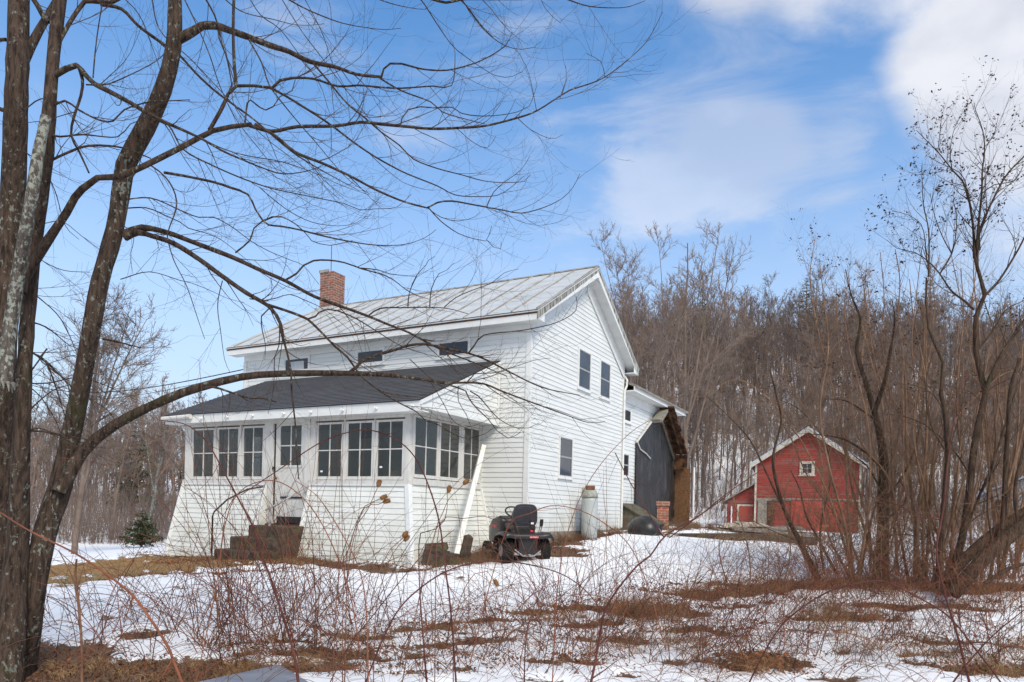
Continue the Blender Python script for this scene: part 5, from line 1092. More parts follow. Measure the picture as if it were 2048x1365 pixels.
Gm = Traced(23, 12.2); Gm.out = []
Gm.line([(1760, 1180), (1761, 1157), (1766, 1058), (1766, 986), (1768, 921), (1757, 857), (1744, 806)], [40, 34, 26, 24, 21, 17, 12], 16, thick=True, Y0=12.2)
Gm.line([(1744, 806), (1730, 760), (1712, 700), (1720, 640), (1700, 590), (1690, 540)], 12, 1.4, Yd=.4); Gm.line([(1750, 820), (1772, 760), (1780, 700), (1790, 640), (1785, 600)], 11, 1.4, Yd=-.3)
Gm.line([(1766, 940), (1730, 905), (1690, 880), (1650, 870), (1610, 868)], 7, 2); Gm.line([(1768, 990), (1745, 950), (1735, 930), (1700, 905)], 6, 1.6); Gm.line([(1768, 1000), (1800, 960), (1830, 900), (1845, 830), (1850, 780)], 8, 2)
Gm.line([(1766, 1040), (1795, 1020), (1812, 990), (1800, 960)], 5, 2); Gm.line([(1762, 850), (1735, 830), (1690, 800), (1650, 800)], 5, 1.5); Gm.line([(1768, 1075), (1800, 1070), (1850, 1072), (1870, 1060)], 4, 1.5)
spawn(Gm, 5.0, .4, 1.3, .006, 2, .12, rmin=.0026)
finish(Gm, 'straight_tree', 'upright dark bare tree standing right of the red barn gable', 'tree', 'bark_brown', 'twig_tan')
def shrub(seed, name, label, stems, Y, mat_, tw, dens, lmin, lmax, up, group=None, seeds=0):
    T = Traced(seed, Y); T.out = []; T.tips = []
    for pts, w0, w1 in stems: T.line(pts, w0, w1, Y0=Y+T.rg.uniform(-.25, .25), Yd=T.rg.uniform(-.8, .8))
    spawn(T, dens*1.8, lmin, lmax, .006, 2, up, rmin=.0026, tips=T.tips)
    base = T.small[0][0][0]; root = thing(name, label, 'shrub', (base.x, base.y, g1(base.x, base.y)), 0, group); inv = -root.location
    sh = lambda lst: [([p+inv for p in a], b) for a, b in lst]
    tubes_mesh('stems', sh(T.small), mat_, root, 6); tubes_mesh('twigs', sh(T.out), tw, root, 3)
    if seeds:
        zs = sorted(t.z for t in T.tips)[int(len(T.tips)*.55)]; o = leaves_obj('seed_clusters', leafclusters([t for t in T.tips if t.z > zs], T.rg, 3, .026, prob=seeds), 'seed_dark', root); o.data.transform(Matrix.Translation(inv))
    return T
shrub(31, 'shrub', 'slanting many-stemmed tan shrub in front of the red barn', [([(1636, 1165), (1633, 1157), (1594, 1080), (1568, 1020), (1551, 951), (1547, 909), (1560, 844), (1555, 790), (1540, 740)], 11, 3), ([(1675, 1150), (1637, 1080), (1610, 1030), (1600, 980), (1580, 940)], 7, 2),
    ([(1640, 1160), (1605, 1090), (1560, 1000), (1530, 940), (1500, 880), (1455, 830), (1410, 790)], 7, 1.5), ([(1650, 1160), (1640, 1060), (1660, 960), (1650, 880), (1600, 820), (1560, 800)], 6, 1.6), ([(1640, 1160), (1620, 1100), (1540, 1060), (1500, 1040)], 4, 1.2)], 12.5, 'bark_brown', 'twig_tan', 3.0, .4, 1.3, .0)
shrub(32, 'shrub', 'arching tan shrub with many fine crossing stems between the barn and the straight tree', [([(1700, 1165), (1690, 1060), (1660, 940), (1640, 820), (1655, 700), (1650, 600), (1640, 520)], 7, 1.5), ([(1705, 1165), (1700, 1050), (1690, 900), (1700, 780), (1680, 690), (1672, 600)], 7, 1.4), ([(1710, 1165), (1660, 1000), (1600, 880), (1540, 800), (1480, 760), (1440, 770)], 6, 1.2),
    ([(1715, 1165), (1740, 1000), (1735, 850), (1700, 700), (1690, 610), (1700, 560)], 7, 1.4), ([(1700, 1160), (1650, 1050), (1640, 900), (1590, 780), (1560, 720), (1530, 700)], 5, 1.2), ([(1720, 1160), (1750, 1020), (1790, 900), (1800, 800), (1780, 720)], 6, 1.4)], 12.0, 'twig_tan', 'twig_tan', 3.4, .4, 1.3, .05, seeds=.12)
shrub(33, 'shrub', 'dense upright tan shrub between the straight tree and the forked tree', [([(1830, 1175), (1828, 1050), (1815, 900), (1810, 760), (1795, 640), (1800, 560), (1790, 500)], 9, 1.5), ([(1840, 1175), (1835, 1050), (1850, 900), (1850, 760), (1830, 640), (1820, 560)], 9, 1.5), ([(1850, 1175), (1860, 1050), (1870, 900), (1905, 780), (1920, 650)], 8, 1.5), ([(1820, 1175), (1800, 1060), (1780, 960), (1720, 880), (1700, 780)], 7, 1.5),
    ([(1860, 1175), (1900, 1060), (1915, 960), (1925, 840), (1930, 700)], 7, 1.5), ([(1845, 1175), (1845, 1000), (1830, 850), (1860, 700), (1870, 600)], 7, 1.4)], 11.5, 'twig_tan', 'twig_tan', 3.2, .4, 1.2, .12, seeds=.12)
shrub(34, 'shrub', 'tan shrub with long upright shoots behind the toppled trunks', [([(1960, 1165), (1975, 1040), (1985, 900), (2000, 780), (1995, 680), (2010, 600)], 8, 1.4), ([(1980, 1165), (2000, 1020), (2030, 900), (2040, 760), (2050, 640)], 8, 1.5), ([(1990, 1165), (2040, 1030), (2060, 900), (2055, 760)], 7, 1.6), ([(1950, 1165), (1940, 1040), (1965, 900), (1960, 800), (1990, 690)], 6, 1.4)], 12.5, 'twig_tan', 'twig_tan', 3.2, .4, 1.2, .12)
shrub(35, 'shrub', 'thin brown saplings at the left end of the thicket before the barn', [([(1500, 1190), (1495, 1100), (1470, 1010), (1440, 930), (1400, 880)], 3.4, 1), ([(1560, 1190), (1580, 1100), (1570, 1000), (1590, 900), (1560, 830)], 3.4, 1), ([(1460, 1180), (1440, 1100), (1450, 1020), (1420, 940)], 3, 1)], 12, 'twig_tan', 'twig_tan', 2.4, .3, 1.0, .1)

shrub(36, 'shrub', 'wide airy tan shrub whose top stands against the sky left of the forked tree', [([(1740, 1170), (1735, 1050), (1700, 930), (1670, 800), (1640, 680), (1620, 560), (1628, 480)], 7, 1.4), ([(1745, 1170), (1760, 1000), (1740, 850), (1725, 720), (1740, 620), (1735, 560)], 7, 1.4), ([(1750, 1170), (1790, 1030), (1820, 900), (1770, 760), (1745, 680)], 6, 1.4), ([(1735, 1170), (1690, 1060), (1620, 960), (1570, 860), (1510, 800), (1460, 800)], 5, 1.2)], 13.2, 'twig_tan', 'twig_tan', 3.4, .4, 1.4, .1, seeds=.14)
shrub(38, 'shrub', 'tangled tan shrub filling the gap left of the toppled trunks', [([(1900, 1175), (1880, 1040), (1840, 940), (1800, 880), (1760, 870)], 5, 1.4), ([(1905, 1175), (1930, 1040), (1960, 940), (1940, 850), (1900, 800)], 5, 1.4), ([(1890, 1175), (1860, 1000), (1900, 860), (1990, 760), (2040, 740)], 5, 1.4)], 12.2, 'twig_tan', 'twig_tan', 3.4, .4, 1.3, .05)
def auto_shrub(seed, label, bx, by, Y, tops, mat_='twig_tan', n=8, seeds=0, dens=3.0):
    rg = random.Random(seed); st_ = []
    for k in range(n):
        tx, ty = tops[k % len(tops)]; tx += rg.uniform(-50, 50); ty += rg.uniform(-30, 60); x0 = bx+rg.uniform(-22, 22); m = 7; bow = rg.uniform(-45, 45)
        pts = [(x0+(tx-x0)*(i/m)**1.25+bow*math.sin(math.pi*i/m)+rg.uniform(-9, 9), by+(ty-by)*i/m) for i in range(m+1)]; st_.append((pts, rg.uniform(4, 9), 1.4))
    shrub(seed, 'shrub', label, st_, Y, mat_, 'twig_tan', dens, .4, 1.3, .1, seeds=seeds)
auto_shrub(41, 'brown many-stemmed shrub fanning out behind the straight tree trunk', 1775, 1172, 13.4, [(1700, 560), (1760, 520), (1830, 600), (1650, 700), (1880, 640)], n=6, seeds=.1)
auto_shrub(42, 'brown shrub crowding the foot of the forked tree on its left side', 1880, 1178, 11.6, [(1830, 520), (1900, 480), (1960, 560), (1800, 680), (2000, 640)], n=6)
auto_shrub(43, 'brown shrub with steep stems at the extreme right behind the toppled trunks', 2010, 1172, 12.8, [(1990, 420), (2040, 380), (1950, 520), (2060, 560), (2030, 700)], n=9)
# ------------------------------------------------------------------ bare broadleaf trees (prototypes + copies)
def bare_tree(seed, h, spread=.36, nb=26, lvl2=9, r0=None, lvl3=5, fork=False, start=.3, tw=.012, droop=0):
    rg = random.Random(seed); trunk = []; br = []; fine = []
    r0 = r0 or h*.011
    def trunk_line(p, d, L_, r, n=9):
        pts = [Vector(p)]; rad = [r]; q = Vector(p); d = Vector(d)
        for i in range(n):
            d = (d+Vector((rg.gauss(0, .05), rg.gauss(0, .05), .03))).normalized(); q = q+d*L_/n; pts.append(Vector(q)); rad.append(r*(1-.85*(i+1)/n)+.006)
        trunk.append((pts, rad)); return pts, rad
    cores = [trunk_line((0, 0, -.3), (rg.gauss(0, .03), rg.gauss(0, .03), 1), h, r0)]
    if fork:
        for k in range(fork):
            a = rg.uniform(0, 6.28); P, Rd = cores[0]; j = rg.randint(2, 4); cores.append(trunk_line(P[j], (math.cos(a)*.30, math.sin(a)*.30, 1), h*rg.uniform(.5, .68), Rd[j]*.62))
    for P, Rd in cores:
        for k in range(nb):
            f = start+(1-start)*rg.random()**.85; j = min(int(f*(len(P)-1)), len(P)-2); p = P[j].lerp(P[j+1], f*(len(P)-1)-j); a = rg.uniform(0, 6.28)
            L_ = h*spread*(1.1-f*.75)*rg.uniform(.6, 1.1); d = Vector((math.cos(a), math.sin(a), rg.uniform(.35, 1.1))); r = max(Rd[j]*.42, .012); q = Vector(p); pts = [Vector(q)]; rad = [r]; n = 6
            for i in range(n):
                d = (d+Vector((rg.gauss(0, .16), rg.gauss(0, .16), rg.uniform(0, .22)-droop))).normalized(); q = q+d*L_/n; pts.append(Vector(q)); rad.append(r*(1-.8*(i+1)/n)+.003)
            br.append((pts, rad))
            for m_ in range(lvl2):
                i = rg.randint(1, n); dd = (pts[i]-pts[i-1]).normalized(); ax = rot_about(dd.orthogonal().normalized(), dd, rg.uniform(0, 6.28)); nd = rot_about(dd, ax, rg.uniform(.4, .9)); nd.z += .15
                l = L_*rg.uniform(.25, .5); q2 = pts[i].lerp(pts[i-1], rg.random()); pp = [Vector(q2)]
                for u in range(3): nd = (nd+Vector((rg.gauss(0, .18), rg.gauss(0, .18), rg.gauss(.05, .15)))).normalized(); q2 = q2+nd*l/3; pp.append(Vector(q2))
                fine.append((pp, [tw*1.3, tw, tw*.8, tw*.5]))
                for u in range(lvl3):
                    i2 = rg.randint(1, 3); dd = (pp[i2]-pp[i2-1]).normalized(); ax = rot_about(dd.orthogonal().normalized(), dd, rg.uniform(0, 6.28)); n2 = rot_about(dd, ax, rg.uniform(.4, .9)); p2 = pp[i2].lerp(pp[i2-1], rg.random()); l2 = l*rg.uniform(.3, .55)
                    e2 = p2+n2*l2*.5; e3 = e2+(n2+Vector((rg.gauss(0, .3), rg.gauss(0, .3), rg.gauss(.1, .3)))).normalized()*l2*.5
                    fine.append(([p2, e2, e3], [tw*.8, tw*.65, tw*.4]))
    return trunk, br, fine
def make_bare(seed, label, group, tm, fm, **k):
    tr, br, fn = bare_tree(seed, **k); root = thing('bare_tree', label, 'tree', (0, 0, 0), 0, group)
    tubes_mesh('trunk', tr, tm, root, 6); tubes_mesh('crown', br+fn, fm, root, 3); return root
def copy_tree(o):
    c = o.copy(); col.objects.link(c)
    for ch in o.children: d = ch.copy(); col.objects.link(d); d.parent = c
    return c
def put(o, x, y, s, rz, label=None, group=None, tilt=0):
    o.location = (x, y, g1(x, y)-.1); o.scale = (s, s, s); o.rotation_euler = (tilt, tilt*.7, rz)
    if label: o['label'] = label
    if group is not None: o['group'] = group
WL = 'bare brown tree standing in the wood on the snowy hillside right of the house'
LL = 'bare grey-brown tree standing in the wood beyond the field left of the house'
protos = [make_bare(100+i, WL, 'bare trees on the hillside', 'forest_trunk', 'wood_mass' if i % 3 else 'wood_mass_pale', h=13+i*.9, nb=22, lvl2=9, lvl3=5, spread=.27+.03*(i % 3), tw=.019, start=.24, r0=(13+i*.9)*.0085) for i in range(7)]
rgF = random.Random(77); used = [False]*len(protos); spots = []
def forest(n, azr, yr, label, group, smin=.8, smax=1.15, ybias=1.0, mind=1.6):
    k = 0; tries = 0
    while k < n and tries < n*60:
        tries += 1; y = yr[0]+(yr[1]-yr[0])*rgF.random()**ybias; a = rgF.uniform(*azr); x = a*y
        if any((x-p)**2+(y-q)**2 < mind**2 for p, q in spots[-400:]): continue
        if -13 < x-21.5 < 8 and 40 < y < 57: continue
        spots.append((x, y)); i = rgF.randrange(len(protos))
        o = protos[i] if not used[i] else copy_tree(protos[i]); used[i] = True
        put(o, x, y, rgF.uniform(smin, smax)*(.62+.40*min(1, (y-50)/60)), rgF.uniform(0, 6.28), label, group, rgF.gauss(0, .025)); k += 1
forest(205, (.10, .86), (57, 122), WL, 'bare trees on the hillside', ybias=1.0)
forest(85, (-.86, -.30), (50, 92), LL, 'bare trees beyond the field', .52, .74, 1.1)
# the rest of the wood, further back, as one mass
lowp = [bare_tree(200+i, h=13+i, nb=13, lvl2=5, lvl3=3, spread=.28, tw=.026, start=.22) for i in range(4)]
def arr(tr):
    return [(np.array([tuple(p) for p in a]), np.array(b)) for part in tr for a, b in part]
lowp = [arr(t) for t in lowp]
def mass(name, label, n, azr, yr, m_, seed, s0=.85, s1=1.15, nocut=False):
    rg = random.Random(seed); lines = []; X = []
    for _ in range(n): y = rg.uniform(*yr); X.append((rg.uniform(*azr)*y, y, rg.uniform(s0, s1), rg.uniform(0, 6.28), rg.randrange(4)))
    Z = gz(np.array([x[0] for x in X]), np.array([x[1] for x in X]))
    for (x, y, s, a, i), z in zip(X, Z):
        c, s_ = math.cos(a)*s, math.sin(a)*s; Mx = np.array([[c, s_, 0], [-s_, c, 0], [0, 0, s]])
        for P, r_ in lowp[i]: lines.append((P@Mx+np.array([x, y, z-.1]), r_*s))
    o = tubes_mesh(name, lines, m_, None, 3); tag(o, label, 'woodland', kind='stuff'); return o
mass('distant_woodland', 'brown mass of bare trees covering the upper hillside behind the nearer trunks', 900, (.04, .92), (88, 178), 'wood_mass', 5, .8, 1.05)
mass('distant_woodland', 'thin brown trees filling the gaps of the lower hillside wood', 300, (.12, .88), (60, 100), 'wood_mass', 15, .5, .78)
mass('distant_woodland', 'hazy brown mass of bare trees beyond the field left of the house', 560, (-.92, -.20), (58, 120), 'wood_mass', 6, .46, .74)
# brush under the wood
def scrub(name, label, n, azr, yr, m_, seed, h0, h1, r_=.008, cat='undergrowth'):
    rg = random.Random(seed); ys = [yr[0]+(yr[1]-yr[0])*rg.random()**1.3 for _ in range(n)]; xs = [rg.uniform(*azr)*y for y in ys]; Z = gz(np.array(xs), np.array(ys)); lines = []
    for x, y, z in zip(xs, ys, Z):
        if -13 < x-21.5 < 7 and 44 < y < 56: continue
        for k in range(5):
            a = rg.uniform(0, 6.28); h = rg.uniform(h0, h1); l = rg.uniform(.1, .5)*h; d = Vector((math.cos(a)*l, math.sin(a)*l, h)); p = Vector((x+rg.gauss(0, .3), y+rg.gauss(0, .3), z-.05))
            lines.append(([p, p+d*.5+Vector((0, 0, h*.1)), p+d], [r_, r_*.8, r_*.4]))
    tag(tubes_mesh(name, lines, m_, None, 3), label, cat, kind='stuff')
scrub('undergrowth', 'thin brown undergrowth between the trunks of the hillside wood', 2600, (.13, .88), (50, 110), 'wood_mass', 8, .8, 3.2, .012)
scrub('undergrowth', 'thin brown undergrowth along the edge of the wood left of the house', 1500, (-.86, -.34), (43, 75), 'wood_mass', 9, .8, 3.6, .012)
# tall trees seen against the sky
def special(seed, label, px, Y, top_py, tm, fm, name='bare_tree', **k):
    p = at(px, 1000, Y); z = g1(p.x, p.y); h = at(px, top_py, Y).z-z; r_ = make_bare(seed, label, None, tm, fm, h=h, **k); r_.location = (p.x, p.y, z-.1)
    return r_
special(301, 'tall spreading bare tree rising above the wood behind the right end of the house roof', 1300, 52, 440, 'forest_trunk', 'wood_mass_pale', fork=7, nb=12, lvl2=10, lvl3=7, spread=.20, tw=.011, start=.35, r0=.13)
special(302, 'slimmer bare tree beside the tall spreading tree behind the rear wing', 1372, 56, 480, 'forest_trunk', 'wood_mass_pale', fork=4, nb=10, lvl2=8, lvl3=5, spread=.25, tw=.015, start=.35)
special(303, 'pale forked bare tree at the edge of the field left of the porch', 285, 42, 735, 'bark_pale', 'wood_mass_pale', fork=3, nb=12, lvl2=8, lvl3=5, spread=.28, tw=.013, start=.3)
special(304, 'slim bare tree right of the leaning trunk at the field edge', 225, 46, 775, 'forest_trunk', 'wood_mass', fork=2, nb=14, lvl2=8, lvl3=5, spread=.28, tw=.013, start=.3)
special(305, 'bare tree close against the left end of the porch', 345, 50, 800, 'forest_trunk', 'wood_mass', fork=1, nb=18, lvl2=8, lvl3=5, spread=.30, tw=.013, start=.3)
special(306, 'bushy bare tree seen between the two left trunks', 150, 30, 560, 'forest_trunk', 'wood_mass', fork=3, nb=18, lvl2=9, lvl3=6, spread=.34, tw=.010, start=.2, droop=.06)
# conifers
def conifer(seed, h, wd, layers, per):
    rg = random.Random(seed); q = []; tr = [([Vector((0, 0, -.2)), Vector((0, 0, h*.5)), Vector((0, 0, h))], [h*.014, h*.009, .01])]
    for i in range(layers):
        f = .12+.88*i/layers; R_ = wd*(1-f)**.8*rg.uniform(.75, 1.1)+.12
        for k in range(per):
            a = rg.uniform(0, 6.28); d = Vector((math.cos(a), math.sin(a), rg.uniform(-.15, .25)))
            for u in range(7):
                t = (u+.6)/7; p = Vector((0, 0, h*f))+d*R_*t+Vector((0, 0, rg.gauss(0, .05*R_)))
                q.append(leafq(p, R_*rg.uniform(.08, .16), rg))
    return tr, q
def put_conifer(seed, label, px, Y, top_py, wd, layers=16, per=8, name='conifer', base_z=None):
    p = at(px, 1000, Y); z = g1(p.x, p.y); h = at(px, top_py, Y).z-z; tr, q = conifer(seed, h, wd, layers, per)
    r_ = thing(name, label, 'conifer', (p.x, p.y, z)); tubes_mesh('trunk', tr, 'forest_trunk', r_, 6); leaves_obj('crown', q, 'needles', r_)
put_conifer(401, 'small dark green spruce at the far edge of the snowy field left of the porch', 285, 38, 1018, 1.15, 14, 12)
put_conifer(402, 'dark pine crown standing highest on the wooded ridge', 1603, 150, 545, 4.6, 26, 9)
put_conifer(403, 'dark pine on the ridge left of the highest pine', 1395, 130, 572, 3.8, 22, 9)
put_conifer(404, 'dark pine low behind the seed-bearing shrub on the ridge', 1850, 150, 528, 4.0, 22, 9)
put_conifer(405, 'small pine just left of the ridge gap behind the tall spreading tree', 1345, 135, 585, 3.0, 20, 8)
put_conifer(406, 'olive green pine in the wood behind the left end of the porch', 268, 62, 828, 2.6, 20, 8)
put_conifer(407, 'dark pine showing over the porch roof eave at the left', 395, 75, 775, 2.8, 20, 8)

# ------------------------------------------------------------------ foreground canes (traced ones are things)
def cane(name, label, cat, pts, w0, w1, Y0, Yd, m_, group=None, side=7, twigs=True, seed=1):
    T = Traced(seed, Y0); T.out = []; T.ws = .74; T.line(pts, w0, w1, Y0=Y0, Yd=Yd); W, rr = T.small[0]; rg = T.rg; b = []
    for i in range(1, len(W)-1):      # thorns and buds
        if rg.random() < .8:
            d = (W[i+1]-W[i]).normalized(); n_ = rot_about(d.orthogonal().normalized(), d, rg.uniform(0, 6.28)); b.append(([W[i], W[i]+n_*rr[i]*2.2+d*rr[i]], [rr[i]*.8, rr[i]*.25]))
    if twigs:
        for k in range(side):
            i = rg.randint(1, len(W)-2); d = (W[i+1]-W[i]).normalized(); ax = rot_about(d.orthogonal().normalized(), d, rg.uniform(0, 6.28)); twig(rg, W[i], rot_about(d, ax, rg.uniform(.5, 1)), rg.uniform(.1, .35), rr[i]*.5, b, 0, .05)
    o = tubes_mesh(name, T.small+b, m_, None, 6); tag(o, label, cat, group); return o
CL = [
 ('dark purple arching cane whose top crosses the porch windows in a high bow', [(500, 1080), (480, 990), (560, 938), (640, 885), (700, 864), (740, 863), (790, 878), (830, 912), (860, 975), (880, 1050), (893, 1140), (903, 1230), (915, 1400)][1:], 3, 6, 4.6, -.8, 'cane_purple'),
 ('thick purple cane falling in front of the entry steps', [(318, 842), (364, 848), (393, 862), (419, 889), (446, 941), (480, 999), (505, 1050), (518, 1098), (540, 1160), (565, 1230), (590, 1310), (600, 1400)], 3, 9, 4.4, -.9, 'cane_purple'),
 ('orange-red cane slanting down across the leaning trunk at the left', [(-20, 1012), (0, 1025), (60, 1060), (150, 1110), (220, 1155), (270, 1195), (300, 1240), (335, 1290), (352, 1330), (378, 1400)], 4, 9, 4.2, -.8, 'cane_orange'),
 ('forked dark cane leaning up to the right in the middle foreground', [(1175, 1400), (1190, 1330), (1203, 1265), (1210, 1222), (1240, 1175), (1275, 1130), (1300, 1110), (1330, 1070), (1400, 1030), (1450, 990), (1500, 955), (1528, 935)], 9, 2, 4.3, .6, 'cane_purple'),
 ('slender purple cane crossing the brick pillar', [(1230, 905), (1260, 968), (1290, 1010), (1310, 1050), (1325, 1074)], 3, 3.5, 4.6, .1, 'cane_purple'),
 ('thick purple upright cane crossing the forked tree at the right', [(1935, 745), (1915, 789), (1905, 850), (1898, 921), (1885, 1020), (1873, 1105), (1890, 1191), (1915, 1277), (1948, 1400)], 3, 8, 4.5, -.7, 'cane_purple'),
 ('dark cane reaching left from the upright purple cane over the barn base', [(1880, 1040), (1855, 1037), (1787, 1007), (1714, 986)], 4, 2, 4.5, .3, 'cane_purple'),
 ('long low purple arch across the lower right foreground', [(1480, 1400), (1543, 1281), (1590, 1225), (1654, 1183), (1710, 1168), (1765, 1165), (1830, 1191), (1894, 1234), (1950, 1294), (2001, 1365), (2020, 1400)], 5, 5, 4.3, 0, 'cane_purple'),
 ('wide brown arch springing from the forked cane over the snow', [(720, 1400), (745, 1334), (793, 1228), (846, 1171), (907, 1136), (978, 1123), (1039, 1127), (1118, 1145), (1171, 1180), (1210, 1226)], 5, 3.5, 4.4, 0, 'cane_purple'),
 ('upright maroon cane bent over at the porch corner', [(855, 1400), (850, 1307), (839, 1176), (837, 1090), (842, 1068), (870, 1058), (895, 1035), (925, 1038), (970, 1035), (1000, 1045)], 6, 1.8, 4.4, .2, 'cane_purple'),
 ('short budded upright cane in the middle of the snow', [(1048, 1400), (1052, 1280), (1070, 1211), (1088, 1162), (1092, 1150)], 4.5, 2, 4.5, .1, 'cane_purple'),
 ('thin orange cane climbing past the black plastic wall', [(1105, 1400), (1112, 1200), (1130, 1090), (1160, 1000), (1200, 930), (1260, 870), (1300, 840), (1320, 800)][:7], 4, 1.6, 4.6, .5, 'cane_orange'),
 ('thin reddish arch passing behind the riding mower seat', [(940, 1330), (985, 1150), (1020, 1050), (1060, 1030), (1100, 1012), (1150, 1018), (1200, 1040), (1260, 1090), (1300, 1180), (1330, 1300)], 3, 3, 4.9, .1, 'cane_orange'),
 ('dark cut stub standing in the snow at the left', [(165, 1400), (163, 1300), (158, 1200), (153, 1150), (152, 1118)], 8, 6, 4.6, .2, 'cane_brown'),
 ('crooked cane leaning away from the cut stub', [(160, 1260), (150, 1170), (128, 1120), (118, 1102)], 4, 3, 4.6, .0, 'cane_brown'),
 ('dark cane crossing low from the lower left to the mower', [(640, 1400), (700, 1290), (740, 1240), (800, 1160), (850, 1110), (910, 1060), (960, 1030), (1000, 1010)][:6], 4, 2, 4.5, .3, 'cane_purple'),
 ('long thin orange cane arching over the entry steps', [(390, 1365), (430, 1180), (450, 1050), (480, 985), (530, 960), (575, 972), (620, 1010), (660, 1080), (700, 1180), (720, 1300)], 2.6, 3.6, 4.7, -.2, 'cane_orange'),
 ('brown cane bowing down to the right beside the porch corner', [(590, 960), (640, 1000), (690, 1080), (720, 1150), (735, 1240), (735, 1400)], 2, 5, 4.5, -.4, 'cane_orange'),
 ('purple cane rising to the left from the bottom right corner', [(2060, 1210), (1990, 1270), (1930, 1330), (1880, 1400)], 3, 6, 4.2, -.1, 'cane_purple'),
 ('dark cane slanting from the barn lean-to down to the brush', [(1500, 910), (1478, 960), (1455, 990), (1400, 1030), (1340, 1075)], 2, 4, 4.7, -.1, 'cane_purple'),
]
for i, (lab, pts, w0, w1, Y0, Yd, m_) in enumerate(CL): cane('bramble_cane', lab, 'bramble', pts, w0, w1, Y0, Yd, m_, 'bramble canes in the foreground', 6, seed=500+i)
# teasels
TZ = [((758, 967), [(752, 985), (735, 1020), (712, 1055), (700, 1090), (680, 1140), (670, 1230), (665, 1400)], 'teasel head on its own long stalk before the porch sill'), ((767, 995), [(752, 1002), (730, 1012), (705, 1070), (690, 1160), (685, 1400)], 'upper teasel head of the close pair before the porch wall'),
      ((773, 1003), [(758, 1008), (728, 1016), (708, 1080), (694, 1170), (690, 1400)], 'lower teasel head of the close pair before the porch wall'), ((932, 964), [(920, 976), (900, 1000), (885, 1025), (872, 1060), (850, 1150), (820, 1280), (800, 1400)], 'teasel head nearest the leaning white board'),
      ((898, 979), [(896, 990), (895, 1010), (888, 1040), (875, 1090), (870, 1400)], 'round teasel head low beside the leaning board'), ((810, 1069), [(802, 1078), (780, 1100), (760, 1140), (740, 1220), (730, 1400)], 'upper of two teasel heads at the base of the porch corner'),
      ((813, 1077), [(806, 1086), (785, 1108), (768, 1150), (750, 1230), (745, 1400)], 'lower of two teasel heads at the base of the porch corner'), ((992, 1166), [(988, 1158), (975, 1145), (950, 1150), (925, 1190), (910, 1260), (905, 1400)], 'teasel head hanging over the open snow')]
for i, (hd, stalk, lab) in enumerate(TZ):
    Y = 4.9+.03*i; p = at(hd[0], hd[1], Y); t = thing('teasel', lab, 'teasel', tuple(at(stalk[-1][0], stalk[-1][1], Y)), 0, 'dry teasels'); inv = -t.location
    T = Traced(i, Y); T.line([hd]+stalk, 1.6, 2.6, Y0=Y); tubes_mesh('stalk', [([q+inv for q in a], b_) for a, b_ in T.small], 'cane_brown', t, 5)
    d = (p-at(stalk[0][0], stalk[0][1], Y)).normalized(); b = MB(); r_ = .0165; prof = [(.25, -1), (.75, -.75), (1, -.2), (.9, .35), (.55, .85), (.1, 1.05)]
    Rm = d.to_track_quat('Z', 'Y').to_matrix(); b.lathe([(r_*a, .026*z) for a, z in prof], 10); rg = random.Random(i)
    for k in range(150):
        z = rg.uniform(-1, 1); rr = r_*math.sqrt(max(.05, 1-z*z*.8)); a = rg.uniform(0, 6.28); c = Vector((math.cos(a)*rr, math.sin(a)*rr, z*.026)); b.tube([c*.9, c*1.22+Vector((0, 0, .002))], [.0016, .0003], 3, False)
    b.v = [tuple(Rm@Vector(v)+p+inv) for v in b.v]; b.build('seed_head', 'teasel', t)
# bramble thicket, dry grass, leaf litter (nobody could count these)
rgB = random.Random(99); lines = {'cane_orange': [], 'cane_brown': [], 'cane_purple': []}; tipsB = []
def bcane(x, y, L_, r_, m_, arch, rg=rgB, az=None, kids=4, n=14):
    kids = rg.randint(0, max(1, kids//2)); L_ *= 1.15; r_ *= 1.2
    z = g1(x, y)-.02; a = az if az is not None else rg.uniform(0, 6.28); el = rg.uniform(.9, 1.5); d = Vector((math.cos(a)*math.cos(el), math.sin(a)*math.cos(el)*.8, math.sin(el))); q = Vector((x, y, z)); pts = [Vector(q)]; rad = [r_]
    for i in range(n):
        d = (d+Vector((math.cos(a)*arch*.35+rg.gauss(0, .045), math.sin(a)*arch*.3+rg.gauss(0, .045), -arch*(i/n)*.75))).normalized(); q = q+d*L_/n; pts.append(Vector(q)); rad.append(r_*(1-.7*(i+1)/n))
    lines[m_].append((pts, rad))
    for k in range(kids):
        i = rg.randint(2, n-1); dd = (pts[i+1]-pts[i]).normalized(); ax = rot_about(dd.orthogonal().normalized(), dd, rg.uniform(0, 6.28)); twig(rg, pts[i], rot_about(dd, ax, rg.uniform(.4, 1)), rg.uniform(.12, .4), rad[i]*.6, lines[m_], 0, 0, nseg=4)
def inpx(px, py):
    p = ground_hit(px, py); return p.x, p.y
zones = [(150, 640, 1220, 1345, 90, .7, 1.6), (420, 700, 1190, 1330, 50, .8, 1.8), (640, 1200, 1230, 1360, 90, .5, 1.5), (1050, 1500, 1200, 1360, 140, .6, 1.6), (1350, 2048, 1180, 1360, 300, .5, 1.6), (1500, 2048, 1160, 1240, 120, .6, 1.8), (820, 1100, 1250, 1360, 40, .4, 1.2)]
for x0, x1, y0, y1, n, l0, l1 in zones:
    for _ in range(int(n*1.5)):
        x, y = inpx(rgB.uniform(x0, x1), rgB.uniform(y0, y1)); m_ = rgB.choices(['cane_orange', 'cane_brown', 'cane_purple'], (5, 5, 4))[0]
        bcane(x, y, rgB.uniform(l0, l1), rgB.uniform(.0017, .0042), m_, rgB.uniform(.02, .5))
